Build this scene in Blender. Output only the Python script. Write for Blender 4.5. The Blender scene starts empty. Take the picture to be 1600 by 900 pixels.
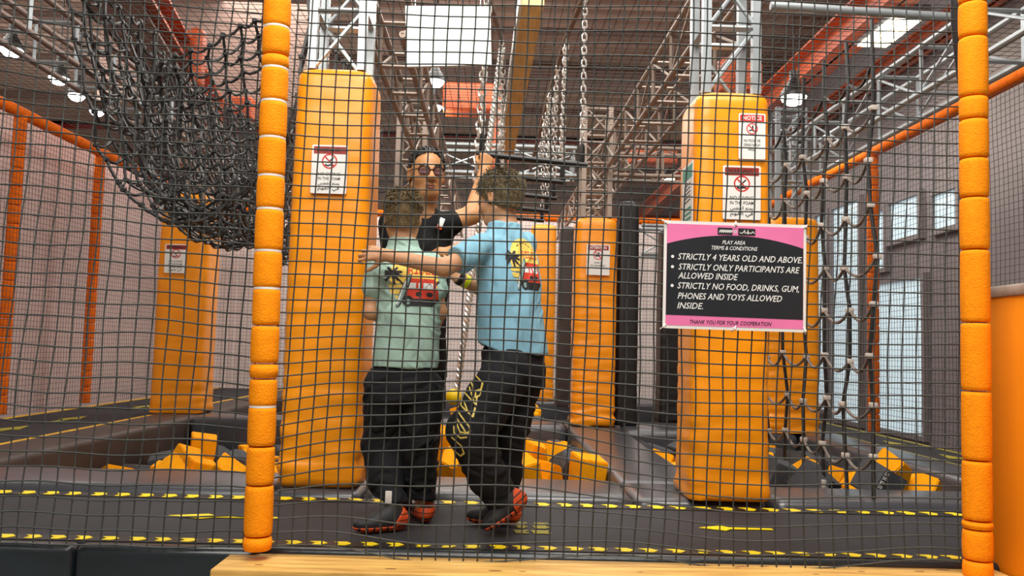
import bpy, bmesh, math, random
import numpy as np
from mathutils import Vector, Matrix, Euler
PI = math.pi
random.seed(7); rng = np.random.default_rng(7)
C = bpy.context.scene.collection
scn = bpy.context.scene

# ------------------------------------------------------------------ camera
FPX = 1300.0
YAW, PITCH, ROLL = math.atan(24 / FPX), math.atan(94.7 / FPX), 0.027
CAM = Vector((0, 0, 1.38))
fw = Vector((math.sin(YAW) * math.cos(PITCH), math.cos(YAW) * math.cos(PITCH), math.sin(PITCH)))
r0 = Vector((math.cos(YAW), -math.sin(YAW), 0)); u0 = r0.cross(fw)
cr = r0 * math.cos(ROLL) + u0 * math.sin(ROLL)
cu = u0 * math.cos(ROLL) - r0 * math.sin(ROLL)
cam = bpy.data.cameras.new('camera'); cam.sensor_width = 36; cam.lens = 36 * FPX / 1600; cam.clip_end = 200
camo = bpy.data.objects.new('camera', cam); C.objects.link(camo)
camo.matrix_world = Matrix(((cr.x, cu.x, -fw.x, CAM.x), (cr.y, cu.y, -fw.y, CAM.y), (cr.z, cu.z, -fw.z, CAM.z), (0, 0, 0, 1)))
scn.camera = camo

def at(px, py, Y):      # the point of the hall at depth Y that the photograph shows at a pixel
    d = fw + cr * ((px - 800) / FPX) - cu * ((py - 450) / FPX)
    return CAM + d * (Y / d.y)
def onx(px, py, X):
    d = fw + cr * ((px - 800) / FPX) - cu * ((py - 450) / FPX)
    return CAM + d * (X / d.x)

# ------------------------------------------------------------------ light and view
scn.view_settings.view_transform = 'Standard'
scn.view_settings.look = 'None'
scn.view_settings.exposure = 0.0
scn.view_settings.gamma = 1.0
scn.view_settings.use_curve_mapping = False
w = bpy.data.worlds.new('hall_light'); scn.world = w; w.use_nodes = True
bg = w.node_tree.nodes['Background']; bg.inputs[0].default_value = (1.0, 0.93, 0.88, 1); bg.inputs[1].default_value = 0.2
def area(name, loc, size, power, col=(1, .95, .88), target=None, spread=None):
    l = bpy.data.lights.new(name, 'AREA'); l.shape = 'RECTANGLE'; l.size, l.size_y = size; l.energy = power; l.color = col
    if spread: l.spread = spread
    o = bpy.data.objects.new(name, l); C.objects.link(o); o.location = loc
    d = (Vector(target) - Vector(loc)) if target else Vector((0, 0, -1))
    o.rotation_euler = d.to_track_quat('-Z', 'Y').to_euler()
    return o
area('ceiling_light_entrance', (-0.8, -1.2, 5.6), (4, 2.5), 330, target=(0, 4, 1.2))
area('ceiling_light_lane', (0.6, 2.2, 5.9), (3.2, 1.2), 300)
area('ceiling_light_pit', (0.0, 6.6, 6.2), (6, 2.5), 330)
area('ceiling_light_far', (-0.5, 11.5, 6.2), (7, 2.5), 420)
area('ceiling_light_hall', (-1, 20, 6.2), (9, 4), 380)
area('ceiling_light_side', (-7.5, 10, 6.2), (2.5, 8), 330)

# ------------------------------------------------------------------ helpers
def S(r, g, b):
    f = lambda c: (c / 255 / 12.92) if c / 255 <= .04045 else ((c / 255 + .055) / 1.055) ** 2.4
    return (f(r), f(g), f(b))
MATS = {}
def mat(name, col, rough=.5, metal=0, var=.12, scale=8, bump=0, bscale=60, emit=None, coat=0, spec=.5, stretch=None, col2=None):
    if name in MATS: return MATS[name]
    m = bpy.data.materials.new(name); m.use_nodes = True; MATS[name] = m
    nt = m.node_tree; p = nt.nodes['Principled BSDF']; L = nt.links
    p.inputs['Roughness'].default_value = rough; p.inputs['Metallic'].default_value = metal
    p.inputs['Specular IOR Level'].default_value = spec
    if coat: p.inputs['Coat Weight'].default_value = coat; p.inputs['Coat Roughness'].default_value = .25
    tc = nt.nodes.new('ShaderNodeTexCoord'); mp = nt.nodes.new('ShaderNodeMapping'); L.new(tc.outputs['Object'], mp.inputs[0])
    if stretch: mp.inputs['Scale'].default_value = stretch
    n = nt.nodes.new('ShaderNodeTexNoise'); n.inputs['Scale'].default_value = scale; n.inputs['Detail'].default_value = 4
    L.new(mp.outputs[0], n.inputs['Vector'])
    r = nt.nodes.new('ShaderNodeValToRGB'); L.new(n.outputs['Fac'], r.inputs[0])
    a = [max(0, c * (1 - var)) for c in col]; b = [min(1, c * (1 + var)) for c in (col2 or col)]
    r.color_ramp.elements[0].position = .3; r.color_ramp.elements[1].position = .7
    r.color_ramp.elements[0].color = (*a, 1); r.color_ramp.elements[1].color = (*b, 1)
    L.new(r.outputs[0], p.inputs['Base Color'])
    if bump:
        nb = nt.nodes.new('ShaderNodeTexNoise'); nb.inputs['Scale'].default_value = bscale; nb.inputs['Detail'].default_value = 3
        L.new(mp.outputs[0], nb.inputs['Vector'])
        bp = nt.nodes.new('ShaderNodeBump'); bp.inputs['Strength'].default_value = bump; bp.inputs['Distance'].default_value = .01
        L.new(nb.outputs['Fac'], bp.inputs['Height']); L.new(bp.outputs[0], p.inputs['Normal'])
    if emit:
        p.inputs['Emission Color'].default_value = (*emit[0], 1); p.inputs['Emission Strength'].default_value = emit[1]
    return m
def wave_bump(m, axis, scale, strength, dist=.03):
    nt = m.node_tree; p = nt.nodes['Principled BSDF']; tc = nt.nodes.new('ShaderNodeTexCoord')
    wv = nt.nodes.new('ShaderNodeTexWave'); wv.bands_direction = axis; wv.inputs['Scale'].default_value = scale; wv.wave_profile = 'SIN'
    nt.links.new(tc.outputs['Object'], wv.inputs['Vector'])
    bp = nt.nodes.new('ShaderNodeBump'); bp.inputs['Strength'].default_value = strength; bp.inputs['Distance'].default_value = dist
    nt.links.new(wv.outputs['Fac'], bp.inputs['Height']); nt.links.new(bp.outputs[0], p.inputs['Normal'])
M = dict(
    pad=mat('orange_vinyl', S(246, 152, 6), .36, var=.08, scale=5, bump=.35, bscale=9, coat=.15),
    padside=mat('orange_vinyl_matt', S(232, 138, 2), .7, var=.05, scale=3, spec=.15),
    foam=mat('orange_foam', S(252, 146, 2), .8, var=.08, scale=40, bump=.35, bscale=160, spec=.2),
    foam_far=mat('orange_foam_far', S(236, 112, 8), .8, var=.1, scale=20, spec=.2),
    node_highlight=mat('painted_highlight', S(190, 180, 170), .45, var=.15),  # pale colour painted as highlights on the climbing net nodes
    tie=mat('white_tie', (.75, .73, .7), .4, var=.05),
    vinyl=mat('slate_vinyl', S(64, 66, 72), .3, var=.12, scale=5, bump=.25, bscale=6, coat=.2),
    blackvinyl=mat('black_vinyl', S(30, 38, 42), .3, var=.15, scale=4, bump=.3, bscale=5, coat=.25),
    bed=mat('trampoline_mesh', S(52, 52, 56), .7, var=.1, scale=5, bump=.3, bscale=300, spec=.25),
    under=mat('pit_dark', S(44, 40, 38), .8, var=.2),
    pitwall=mat('pit_wall_pad', S(62, 52, 48), .5, var=.2, scale=3),
    yellow=mat('yellow_print', S(250, 218, 10), .5, var=.08, scale=30),
    paleyel=mat('faded_yellow_print', S(160, 150, 50), .6, var=.2, scale=40),
    blacktape=mat('black_tape', S(22, 21, 22), .5, var=.2),
    net=mat('net_cord', S(52, 56, 54), .7, var=.2, scale=30),
    netfar=mat('net_cord_far', S(52, 48, 46), .8, var=.15, scale=30),
    rope=mat('black_webbing', S(24, 24, 25), .42, var=.2, scale=16, spec=.5, col2=S(40, 40, 40)),  # second colour paints faint glints into the black webbing
    ropegrey=mat('highlit_webbing', S(112, 102, 94), .6, var=.35, scale=14),  # black rungs coloured grey, the highlights on them painted in
    alu=mat('aluminium', S(166, 174, 178), .38, metal=.55, var=.08, scale=12),
    aludim=mat('dimmed_aluminium', S(150, 134, 122), .5, metal=.4, var=.12, scale=6),  # same aluminium toned darker and browner; dim light put into the colour
    steel=mat('galvanised_chain', S(222, 220, 214), .3, metal=.6, var=.12, scale=40),
    orangesteel=mat('red_oxide_steel', S(180, 74, 24), .5, var=.15, scale=3),
    redsteel=mat('dark_red_steel', S(140, 36, 30), .5, var=.15, scale=3),
    brownsteel=mat('brown_steel', S(128, 108, 100), .6, var=.12, scale=2),
    black=mat('black_plastic', S(22, 22, 24), .4, var=.2),
    wood=mat('pine_board', S(186, 138, 62), .5, var=.25, scale=3, bump=.2, bscale=10, stretch=(1, 9, 9), col2=S(206, 166, 92)),
    knot=mat('wood_knot', S(120, 78, 40), .6, var=.25, scale=60),
    beamwood=mat('beam_wood', S(236, 206, 142), .6, var=.2, scale=4, stretch=(6, 1, 6)),
    white=mat('white_board', S(226, 236, 236), .4, var=.03),
    paper=mat('sign_white', S(226, 226, 222), .4, var=.03),
    signred=mat('sign_red', S(206, 44, 34), .45, var=.05),
    signmaroon=mat('sign_maroon', S(150, 40, 30), .45, var=.1),
    signgreen=mat('sign_green', S(40, 140, 116), .45, var=.1),
    pink=mat('sign_pink', S(228, 120, 172), .3, var=.08, scale=6, coat=.3),
    signblack=mat('sign_black', S(34, 37, 42), .25, var=.12, scale=6, coat=.4),
    ink=mat('ink', S(26, 26, 28), .5, var=.05),
    lettering=mat('white_lettering', S(226, 230, 228), .5, var=.04),
    cubeo=mat('foam_cube_orange', S(255, 168, 12), .85, var=.1, scale=12, bump=.2, bscale=60, spec=.15),
    cubeg=mat('foam_cube_grey', S(84, 86, 90), .9, var=.14, scale=14, bump=.2, bscale=60, spec=.1),
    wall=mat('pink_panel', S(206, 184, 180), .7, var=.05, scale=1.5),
    hallwall=mat('hall_wall', S(196, 168, 156), .8, var=.08, scale=1),
    rwall=mat('grey_panel', S(128, 121, 123), .6, var=.08, scale=1.2),
    ceil=mat('roof_sheet', S(180, 160, 147), .6, var=.1, scale=1),
    concrete=mat('concrete', S(120, 116, 112), .7, var=.12, scale=3),
    daylit=mat('daylit_pane', S(190, 215, 225), .2, var=.1, scale=2, emit=((.72, .9, 1), .42)),
    lamp=mat('lamp_glow', (1, 1, 1), .4, emit=((1, .96, .88), 16)),
    lampwarm=mat('lamp_glow_warm', (1, .95, .8), .4, emit=((1, .86, .55), 14)),
)
wave_bump(M['wall'], 'Y', 2.2, .35)

class MB:
    def __init__(s): s.v = []; s.f = []; s.m = []
    def add(s, vs, fs, mi=0):
        b = len(s.v); s.v += [tuple(x) for x in vs]; s.f += [tuple(i + b for i in f) for f in fs]; s.m += [mi] * len(fs); return s
    def box(s, lo, hi, mi=0, rot=None, piv=None):
        x0, y0, z0 = lo; x1, y1, z1 = hi
        vs = [Vector(p) for p in ((x0, y0, z0), (x1, y0, z0), (x1, y1, z0), (x0, y1, z0), (x0, y0, z1), (x1, y0, z1), (x1, y1, z1), (x0, y1, z1))]
        if rot is not None:
            pv = Vector(piv) if piv else (vs[0] + vs[6]) / 2
            vs = [pv + rot @ (q - pv) for q in vs]
        return s.add(vs, [(3, 2, 1, 0), (4, 5, 6, 7), (0, 1, 5, 4), (1, 2, 6, 5), (2, 3, 7, 6), (3, 0, 4, 7)], mi)
    def rbox(s, lo, hi, bev, seg=3, mi=0, jit=0):
        bm = bmesh.new(); bmesh.ops.create_cube(bm, size=1)
        for v in bm.verts:
            v.co = Vector([lo[i] + (v.co[i] + .5) * (hi[i] - lo[i]) for i in range(3)])
            if jit: v.co += Vector((random.uniform(-jit, jit), random.uniform(-jit, jit), random.uniform(-jit, jit)))
        bmesh.ops.bevel(bm, geom=bm.edges[:], offset=bev, segments=seg, profile=.5, affect='EDGES', clamp_overlap=True)
        bm.verts.index_update()
        s.add([v.co[:] for v in bm.verts], [[v.index for v in f.verts] for f in bm.faces], mi); bm.free(); return s
    def tube(s, pts, r, n=6, mi=0, closed=False, cap=True, up=None):
        P = [Vector(p) for p in pts]; k = len(P); rs = r if hasattr(r, '__len__') else [r] * k
        rings = []; a = None
        for i in range(k):
            t = (P[(i + 1) % k] - P[i - 1]) if closed else (P[min(i + 1, k - 1)] - P[max(i - 1, 0)])
            t = t.normalized() if t.length > 1e-9 else Vector((0, 0, 1))
            if a is None:
                a = Vector(up) if up else (Vector((0, 0, 1)) if abs(t.z) < .9 else Vector((1, 0, 0)))
            a = (a - t * a.dot(t)); a = a.normalized() if a.length > 1e-6 else t.orthogonal().normalized()
            b = t.cross(a)
            rings.append([P[i] + (a * math.cos(2 * PI * j / n) + b * math.sin(2 * PI * j / n)) * rs[i] for j in range(n)])
        vs = [q for R in rings for q in R]; fs = []
        for i in range(k if closed else k - 1):
            i2 = (i + 1) % k
            for j in range(n):
                fs.append((i * n + j, i * n + (j + 1) % n, i2 * n + (j + 1) % n, i2 * n + j))
        if cap and not closed: fs += [tuple(range(n - 1, -1, -1)), tuple((k - 1) * n + j for j in range(n))]
        return s.add(vs, fs, mi)
    def lathe(s, prof, o=(0, 0, 0), n=20, mi=0, axis=None):
        q = Vector((0, 0, 1)).rotation_difference(Vector(axis).normalized()) if axis is not None else None
        o = Vector(o); vs = []; k = len(prof); fs = []
        for (r, z) in prof:
            for j in range(n):
                p = Vector((r * math.cos(2 * PI * j / n), r * math.sin(2 * PI * j / n), z))
                vs.append(o + (q @ p if q else p))
        for i in range(k - 1):
            for j in range(n): fs.append((i * n + j, i * n + (j + 1) % n, (i + 1) * n + (j + 1) % n, (i + 1) * n + j))
        fs += [tuple(range(n - 1, -1, -1)), tuple((k - 1) * n + j for j in range(n))]
        return s.add(vs, fs, mi)
    def prism(s, poly, z0, z1, mi=0, f=None):
        """poly in the xy plane raised from z0 to z1; f maps a local point"""
        n = len(poly); A = sum(poly[i][0] * poly[(i + 1) % n][1] - poly[(i + 1) % n][0] * poly[i][1] for i in range(n))
        if A < 0: poly = poly[::-1]
        vs = [(x, y, z0) for x, y in poly] + [(x, y, z1) for x, y in poly]
        if f: vs = [f(*q) for q in vs]
        return s.add(vs, [tuple(range(n - 1, -1, -1)), tuple(range(n, 2 * n))] + [(i, (i + 1) % n, n + (i + 1) % n, n + i) for i in range(n)], mi)
    def build(s, name, mats, parent=None, smooth=True, ang=.7):
        me = bpy.data.meshes.new(name); me.from_pydata(s.v, [], s.f)
        for m in (mats if isinstance(mats, (list, tuple)) else [mats]): me.materials.append(m)
        if any(s.m): me.polygons.foreach_set('material_index', s.m)
        if smooth:
            me.polygons.foreach_set('use_smooth', [True] * len(s.f)); me.set_sharp_from_angle(angle=ang)
        me.update()
        return link(name, me, parent)
def link(name, me, parent=None):
    o = bpy.data.objects.new(name, me); C.objects.link(o)
    if parent is not None:
        o.parent = parent
        if not parent.get('local'): o.matrix_parent_inverse = Matrix.Translation(-parent.location)
    return o
def tag(o, label, cat, group=None, kind=None):
    o['label'] = label; o['category'] = cat
    if group: o['group'] = group
    if kind: o['kind'] = kind
    return o
def thing(name, label, cat, loc, group=None, rot=None):
    o = bpy.data.objects.new(name, None); C.objects.link(o); o.location = loc; o.empty_display_size = .1
    if rot is not None: o.rotation_euler = rot; o['local'] = 1
    return tag(o, label, cat, group)
def local(o): o['local'] = 1; return o
def struct(o): o['kind'] = 'structure'; return o
def dup(root, loc, label=None, rot=None):
    r = root.copy(); C.objects.link(r); r.location = loc
    if rot is not None: r.rotation_euler = rot
    if label: r['label'] = label
    for ch in list(root.children):
        c = ch.copy(); C.objects.link(c); c.parent = r
        for g in list(ch.children):
            d = g.copy(); C.objects.link(d); d.parent = c
    return r

# ------------------------------------------------------------------ the hall
Z0 = .6          # top of the trampoline deck
struct(MB().box((-11, -4, -.1), (6, 28, 0)).build('floor', M['concrete'], smooth=False))
cb = MB(); k = -4.0
while k < 28:       # ribbed roof sheet
    cb.box((-11, k, 6.6), (6, k + .4, 6.7)); cb.box((-11, k, 6.52), (6, k + .17, 6.6)); k += .4
struct(cb.build('ceiling', M['ceil'], smooth=False))
struct(MB().box((-11, 28, 0), (6, 28.2, 6.6)).build('wall_back', M['hallwall'], smooth=False))
struct(MB().box((-11.2, -4, 0), (-11, 28, 6.6)).build('wall_left', M['hallwall'], smooth=False))
struct(MB().box((5.3, -4, 0), (5.5, 28, 6.6)).build('wall_right', M['rwall'], smooth=False))
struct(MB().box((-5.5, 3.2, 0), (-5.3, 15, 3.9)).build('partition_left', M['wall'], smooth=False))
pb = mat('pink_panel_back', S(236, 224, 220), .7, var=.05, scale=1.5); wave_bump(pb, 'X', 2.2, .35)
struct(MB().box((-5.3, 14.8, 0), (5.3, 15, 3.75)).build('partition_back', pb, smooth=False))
# purlins and roof steel
for i, y in enumerate((9.0, 11.0, 13.0, 15.0, 17.5, 20, 23, 26)):
    struct(MB().box((-11, y, 6.42), (5.3, y + .09, 6.6)).build('ceiling_purlin', M['redsteel'] if i % 4 == 1 else M['brownsteel'], smooth=False))
def ibeam(name, p0, p1, wd, ht, m):
    p0 = Vector(p0); p1 = Vector(p1); L_ = (p1 - p0).length; q = (p1 - p0).to_track_quat('Y', 'Z').to_matrix()
    b = MB()
    for lo, hi in (((-wd / 2, 0, -ht / 2), (wd / 2, L_, -ht / 2 + .03)), ((-wd / 2, 0, ht / 2 - .03), (wd / 2, L_, ht / 2)), ((-.015, 0, -ht / 2), (.015, L_, ht / 2))):
        b.box(lo, hi)
    b.v = [tuple(p0 + q @ Vector(v)) for v in b.v]
    return struct(b.build(name, m, smooth=False))
ibeam('ceiling_beam', at(205, -40, 7.5), at(330, 172, 11), .3, .3, M['orangesteel'])
ibeam('ceiling_beam', at(160, -40, 7.4), at(322, 215, 11), .5, .2, M['brownsteel'])
def bracket(x0, y0, x1, y1, Y, d=.3, bev=.03):
    p, q = at(x0, y0, Y), at(x1, y1, Y); struct(MB().rbox((min(p.x, q.x), Y, min(p.z, q.z)), (max(p.x, q.x), Y + d, max(p.z, q.z)), bev).build('ceiling_bracket', M['orangesteel']))
bracket(232, 44, 302, 80, 9.2); bracket(294, 40, 312, 132, 9.1, .2, .06); bracket(318, 148, 392, 184, 11.2); bracket(1126, 88, 1150, 142, 9.0); bracket(1160, 96, 1192, 142, 9.0); bracket(985, 228, 1060, 256, 12)
struct(MB().box((-5.7, 11.6, 4.7), (-2.5, 11.75, 6.6)).build('wall_bulkhead', mat('bulkhead_board', S(150, 126, 116), .8, var=.06, scale=2), smooth=False))
ibeam('ceiling_beam', (4.15, 3, 5.3), (4.15, 28, 5.3), .32, .4, M['orangesteel'])
ibeam('ceiling_beam', (5.05, 3, 5.2), (5.05, 28, 5.2), .2, .25, M['orangesteel'])
ibeam('ceiling_beam', (-4.2, 14.5, 6.2), (5.2, 14.5, 6.2), .2, .4, M['brownsteel'])
struct(MB().rbox((-.95, 13.0, 5.15), (.05, 13.5, 5.6), .05).build('ceiling_duct', M['orangesteel']))
struct(MB().rbox((-.15, 13.0, 3.6), (.15, 13.4, 5.2), .05).build('ceiling_duct', M['orangesteel']))

# daylit panes in the right wall, seen through the net
n = 0
for (x0, y0, x1, y1) in ((1278, 335, 1296, 640), (1304, 320, 1346, 690), (1372, 440, 1446, 690), (1394, 312, 1440, 372), (1462, 300, 1500, 356), (1372, 330, 1386, 420)):
    a = onx(x0, y0, 5.28); b = onx(x1, y0, 5.28); c = onx(x0, y1, 5.28); d = onx(x1, y1, 5.28)
    zt = (a.z + b.z) / 2; zb = max(.45, (c.z + d.z) / 2); ya, yb = min(a.y, b.y), max(a.y, b.y); n += 1
    fr = MB()
    for lo, hi in (((5.22, ya - .06, zb - .06), (5.3, ya, zt + .06)), ((5.22, yb, zb - .06), (5.3, yb + .06, zt + .06)), ((5.22, ya, zb - .06), (5.3, yb, zb)), ((5.22, ya, zt), (5.3, yb, zt + .06))):
        fr.box(lo, hi)
    wf = struct(fr.build('window_%d' % n, M['rwall'], smooth=False))
    MB().box((5.27, ya, zb), (5.298, yb, zt)).build('pane', M['daylit'], wf, smooth=False)

# ------------------------------------------------------------------ deck: lanes, pads, pits
def slab(name, label, cat, lo, hi, m, bev=.05, group=None):
    return tag(MB().rbox(lo, hi, bev, 4).build(name, m), label, cat, group)
def dashes(b, x0, x1, y0, y1, step=.103, along='x'):
    k = x0; i = 0
    while k < x1:
        j = random.uniform(-.006, .006); s_ = step * .46
        pts = [(k + .012 + j, y0 + .004), (k + s_ + j, y0), (k + s_ + .022 + j, (y0 + y1) / 2), (k + s_ - .004 + j, y1), (k - .006 + j, y1 - .004), (k + .02 + j, (y0 + y1) / 2)]
        if along == 'y': pts = [(q, p) for p, q in pts]
        b.prism(pts, Z0 + .0045, Z0 + .0065); k += step; i += 1
def arrow(b, x, y, L_, wd=.1, sg=-1):
    h = wd
    b.prism([(x, y), (x - sg * L_ * .33, y + h * .5), (x - sg * L_ * .42, y + h * .16), (x - sg * L_, y + h * .12), (x - sg * L_, y - h * .12), (x - sg * L_ * .42, y - h * .16), (x - sg * L_ * .33, y - h * .5)], Z0 + .003, Z0 + .006)
bed = thing('trampoline_bed', 'long dark grey trampoline lane in front with yellow arrows, under the two boys', 'trampoline', (0, 3.78, .56))
MB().box((-5.0, 3.27, .54), (4.0, 4.3, Z0)).build('jump_mat', M['bed'], bed, smooth=False)
t = MB(); t.box((-5, 3.28, Z0), (4, 3.36, Z0 + .004)); t.box((-5, 4.185, Z0), (4, 4.285, Z0 + .004)); t.build('tape', M['blacktape'], bed, smooth=False)
t = MB(); dashes(t, -5, 4, 3.29, 3.348, .1); t.build('hazard_dashes', M['yellow'], bed, smooth=False)
t = MB(); dashes(t, -5, 4, 4.195, 4.275, .116); t.build('hazard_dashes', M['yellow'], bed, smooth=False)
for x, L_ in ((-1.42, .48), (.935, .33)):
    t = MB(); arrow(t, x, 3.77, L_, .1); t.build('arrow', M['yellow'], bed, smooth=False)
t = MB()
for row, y in enumerate((3.58, 3.68, 3.74)):
    for i, (xx, ww) in enumerate(((.11, .055), (.185, .075))):
        for s_ in range(3):
            y_ = y + s_ * .022
            t.box((xx + .01 * row - .004 * s_, y_, Z0 + .003), (xx + ww - .012 * ((s_ + row) % 2), y_ + .013, Z0 + .005))
t.build('lane_marking', M['paleyel'], bed, smooth=False)
lb = thing('trampoline_bed', 'dark trampoline lane running back along the left net', 'trampoline', (-4.0, 8, .56))
MB().box((-4.62, 4.32, .54), (-3.45, 14.0, Z0)).build('jump_mat', M['bed'], lb, smooth=False)
t = MB()
for x in (-3.5, -4.56): t.box((x - .03, 4.32, Z0), (x + .03, 14, Z0 + .004))
t.build('border_tape', mat('worn_yellow_tape', S(226, 176, 30), .5, var=.3, scale=10), lb, smooth=False)
for y in (7.0, 8.0, 9.6):
    t = MB(); t.prism([(-4.1, y), (-4.0, y + .35), (-3.9, y)], Z0 + .003, Z0 + .006); t.box((-4.03, y - .35, Z0 + .003), (-3.97, y, Z0 + .006)); t.build('arrow', M['paleyel'], lb, smooth=False)
rb = thing('trampoline_bed', 'dark trampoline lane running back along the right net', 'trampoline', (3.7, 8, .56))
MB().box((3.42, 4.32, .54), (4.0, 14.0, Z0)).build('jump_mat', M['bed'], rb, smooth=False)
t = MB()
for x in (3.94, 3.48): t.box((x - .02, 4.32, Z0), (x + .02, 14, Z0 + .004))
t.build('border_tape', M['paleyel'], rb, smooth=False)
for y in (6.6, 7.6):
    t = MB(); t.prism([(3.62, y), (3.7, y + .3), (3.78, y)], Z0 + .003, Z0 + .006); t.build('arrow', M['paleyel'], rb, smooth=False)
slab('safety_pad', 'slate vinyl pad between the front lane and the left foam pit', 'pad', (-3.42, 4.32, .2), (-1.14, 4.88, .64), M['vinyl'], .06)
slab('safety_pad', 'slate vinyl pad between the front lane and the middle foam pit, behind the boys', 'pad', (-.66, 4.32, .2), (.74, 4.88, .64), M['vinyl'], .06)
slab('safety_pad', 'slate vinyl pad between the front lane and the right foam pit', 'pad', (1.46, 4.32, .2), (3.4, 4.8, .64), M['vinyl'], .06)
slab('safety_pad', 'slate vinyl pad dividing the left and middle foam pits, under the tall orange column', 'pad', (-1.13, 4.34, .15), (-.67, 8.3, .625), M['vinyl'], .05)
slab('safety_pad', 'slate vinyl pad dividing the middle and right foam pits', 'pad', (.75, 4.34, .15), (1.44, 4.9, .625), M['vinyl'], .05)
slab('safety_pad', 'narrow slate vinyl pad running back between middle and right pits to the short orange column', 'pad', (.75, 4.91, .15), (1.27, 8.28, .625), M['vinyl'], .05)
slab('safety_pad', 'slate vinyl pad between the left trampoline lane and the left foam pit', 'pad', (-3.43, 4.9, .15), (-3.0, 13.9, .625), M['pitwall'], .05)
slab('safety_pad', 'slate vinyl pad between the right trampoline lane and the right foam pit', 'pad', (3.0, 4.83, .15), (3.41, 13.9, .63), M['vinyl'], .05)
slab('safety_pad', 'dark pad across the far side of the left foam pit', 'pad', (-2.98, 8.32, .15), (-1.15, 8.85, .63), M['vinyl'], .06)
slab('safety_pad', 'dark rounded pad across the far side of the middle foam pit', 'pad', (-.65, 8.32, .15), (.74, 8.85, .63), M['vinyl'], .07)
slab('safety_pad', 'dark rounded pad across the far side of the right foam pit', 'pad', (1.28, 8.1, .15), (2.98, 8.85, .63), M['vinyl'], .07)
slab('safety_pad', 'pad under the short orange column with a small paper sign', 'pad', (.75, 8.3, .15), (1.27, 8.85, .62), M['pitwall'], .03)
slab('safety_pad', 'dark pad behind the tall orange column at the far end of its strip', 'pad', (-1.14, 8.32, .15), (-.66, 8.85, .62), M['pitwall'], .03)
slab('safety_pad', 'dark pad strip along the foot of the back net', 'pad', (-2.98, 12.3, .15), (2.98, 13.9, .62), M['vinyl'], .05)
# black vinyl front skirt of the deck
for i, (x0, x1, lab) in enumerate(((-5, -1.55, 'black vinyl deck skirt pad at the far left edge of the floor'), (-1.545, -.86, 'black vinyl deck skirt pad ending at the wooden board'), (-.855, 4, 'thin black vinyl deck edge behind the wooden board'))):
    slab('skirt_pad', lab, 'pad', (x0, 3.19 if i < 2 else 3.225, .02), (x1, 3.275, .605), M['blackvinyl'], .03)
# pit floors
for nm, x0, x1, y0, y1, z in (('floor_pit_left', -3.0, -1.13, 4.88, 8.32, .14), ('floor_pit_middle', -.67, .75, 4.88, 8.32, .3), ('floor_pit_right', 1.27, 3.0, 4.8, 8.1, .3), ('floor_pit_far', -3.0, 3.0, 8.85, 12.3, .36)):
    struct(MB().box((x0, y0, 0), (x1, y1, z)).build(nm, M['under'], smooth=False))
# ------------------------------------------------------------------ wooden board in front
st = thing('wooden_step', 'pale pine board laid along the front of the deck', 'board', (.6, 3.1, 0))
MB().rbox((-.97, 2.98, .48), (1.945, 3.222, .585), .006, 2).build('plank', M['wood'], st)
for x in (-.9, .5, 1.8): MB().box((x, 3.02, 0), (x + .07, 3.2, .482)).build('leg', M['wood'], st, smooth=False)
for i in range(15):
    kn = MB()
    x, y = random.uniform(-.9, 1.9), random.uniform(3.0, 3.2); a = random.uniform(.006, .016)
    kn.prism([(x + a * 1.8 * math.cos(k * .7), y + a * .45 * math.sin(k * .7)) for k in range(9)], .5845, .5858); kn.build('knot', M['knot'], st, smooth=False)
kn = MB()
kn.prism([(-.42 + .02 * math.cos(k * .7), .54 + .02 * math.sin(k * .7)) for k in range(9)], 2.9785, 2.981, f=lambda x, y, z: (x, z, y))
kn.build('knot', M['knot'], st, smooth=False)

# ------------------------------------------------------------------ padded uprights
def sleeve_mesh(x0, x1, y0, y1, z0, z1, wr=.006, seed=0, flare=.02):
    rg = np.random.default_rng(seed); b = MB(); N = 56; K = 90
    cx, cy, hx, hy = (x0 + x1) / 2, (y0 + y1) / 2, (x1 - x0) / 2, (y1 - y0) / 2; R = .045
    per = []
    for i in range(N):      # rounded rectangle
        a = 2 * PI * i / N; c, s_ = math.cos(a), math.sin(a); k = 8
        rr = (abs(c) ** k + abs(s_) ** k) ** (-1 / k); per.append((rr * c, rr * s_, a))
    ph = rg.uniform(0, 6, 12); fr = rg.uniform(16, 85, 12); am = rg.uniform(.2, 1, 12)
    vs = []
    for j in range(K + 1):
        t_ = j / K; z = z0 + (z1 - z0) * t_
        top = max(0, (z - (z1 - .07)) / .07); ins = .07 * (1 - math.sqrt(max(0, 1 - top * top)))
        low = math.exp(-(z - z0) / .22); tuck = max(0, 1 - (z - z0) / .02) * .012
        for (px_, py_, a) in per:
            wv = sum(am[q] * math.sin(fr[q] * z + ph[q] + 1.2 * math.sin(2 * a + ph[(q + 3) % 12]) + .8 * math.sin(3 * a + q)) for q in range(12)) / 12
            mid = .5 + .9 * max(0, 1 - t_ * 1.5); g = wr * wv * (mid + 3.2 * low) + flare * low - tuck - ins + .008 * math.sin(PI * t_)
            vs.append((cx + px_ * (hx + g), cy + py_ * (hy + g), z))
    fs = [(j * N + i, j * N + (i + 1) % N, (j + 1) * N + (i + 1) % N, (j + 1) * N + i) for j in range(K) for i in range(N)]
    fs += [tuple(range(N - 1, -1, -1)), tuple(K * N + i for i in range(N))]
    return b.add(vs, fs)
def upright(label, x0, x1, y0, y1, z1, seed, wr=.006, z0=.63, flare=.02, m='pad'):
    o = tag(sleeve_mesh(x0, x1, y0, y1, z0, z1, wr, seed, flare).build('padded_column', M[m], ang=1.2), label, 'padded column'); return o
ZP1 = at(525, 102, 4.42).z; ZP2 = at(1145, 138, 4.3).z
upright('tall orange vinyl padded column behind the left foam post, carrying a warning sign', -1.115, -.705, 4.42, 4.83, ZP1, 1, .010, flare=.014)
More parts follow.
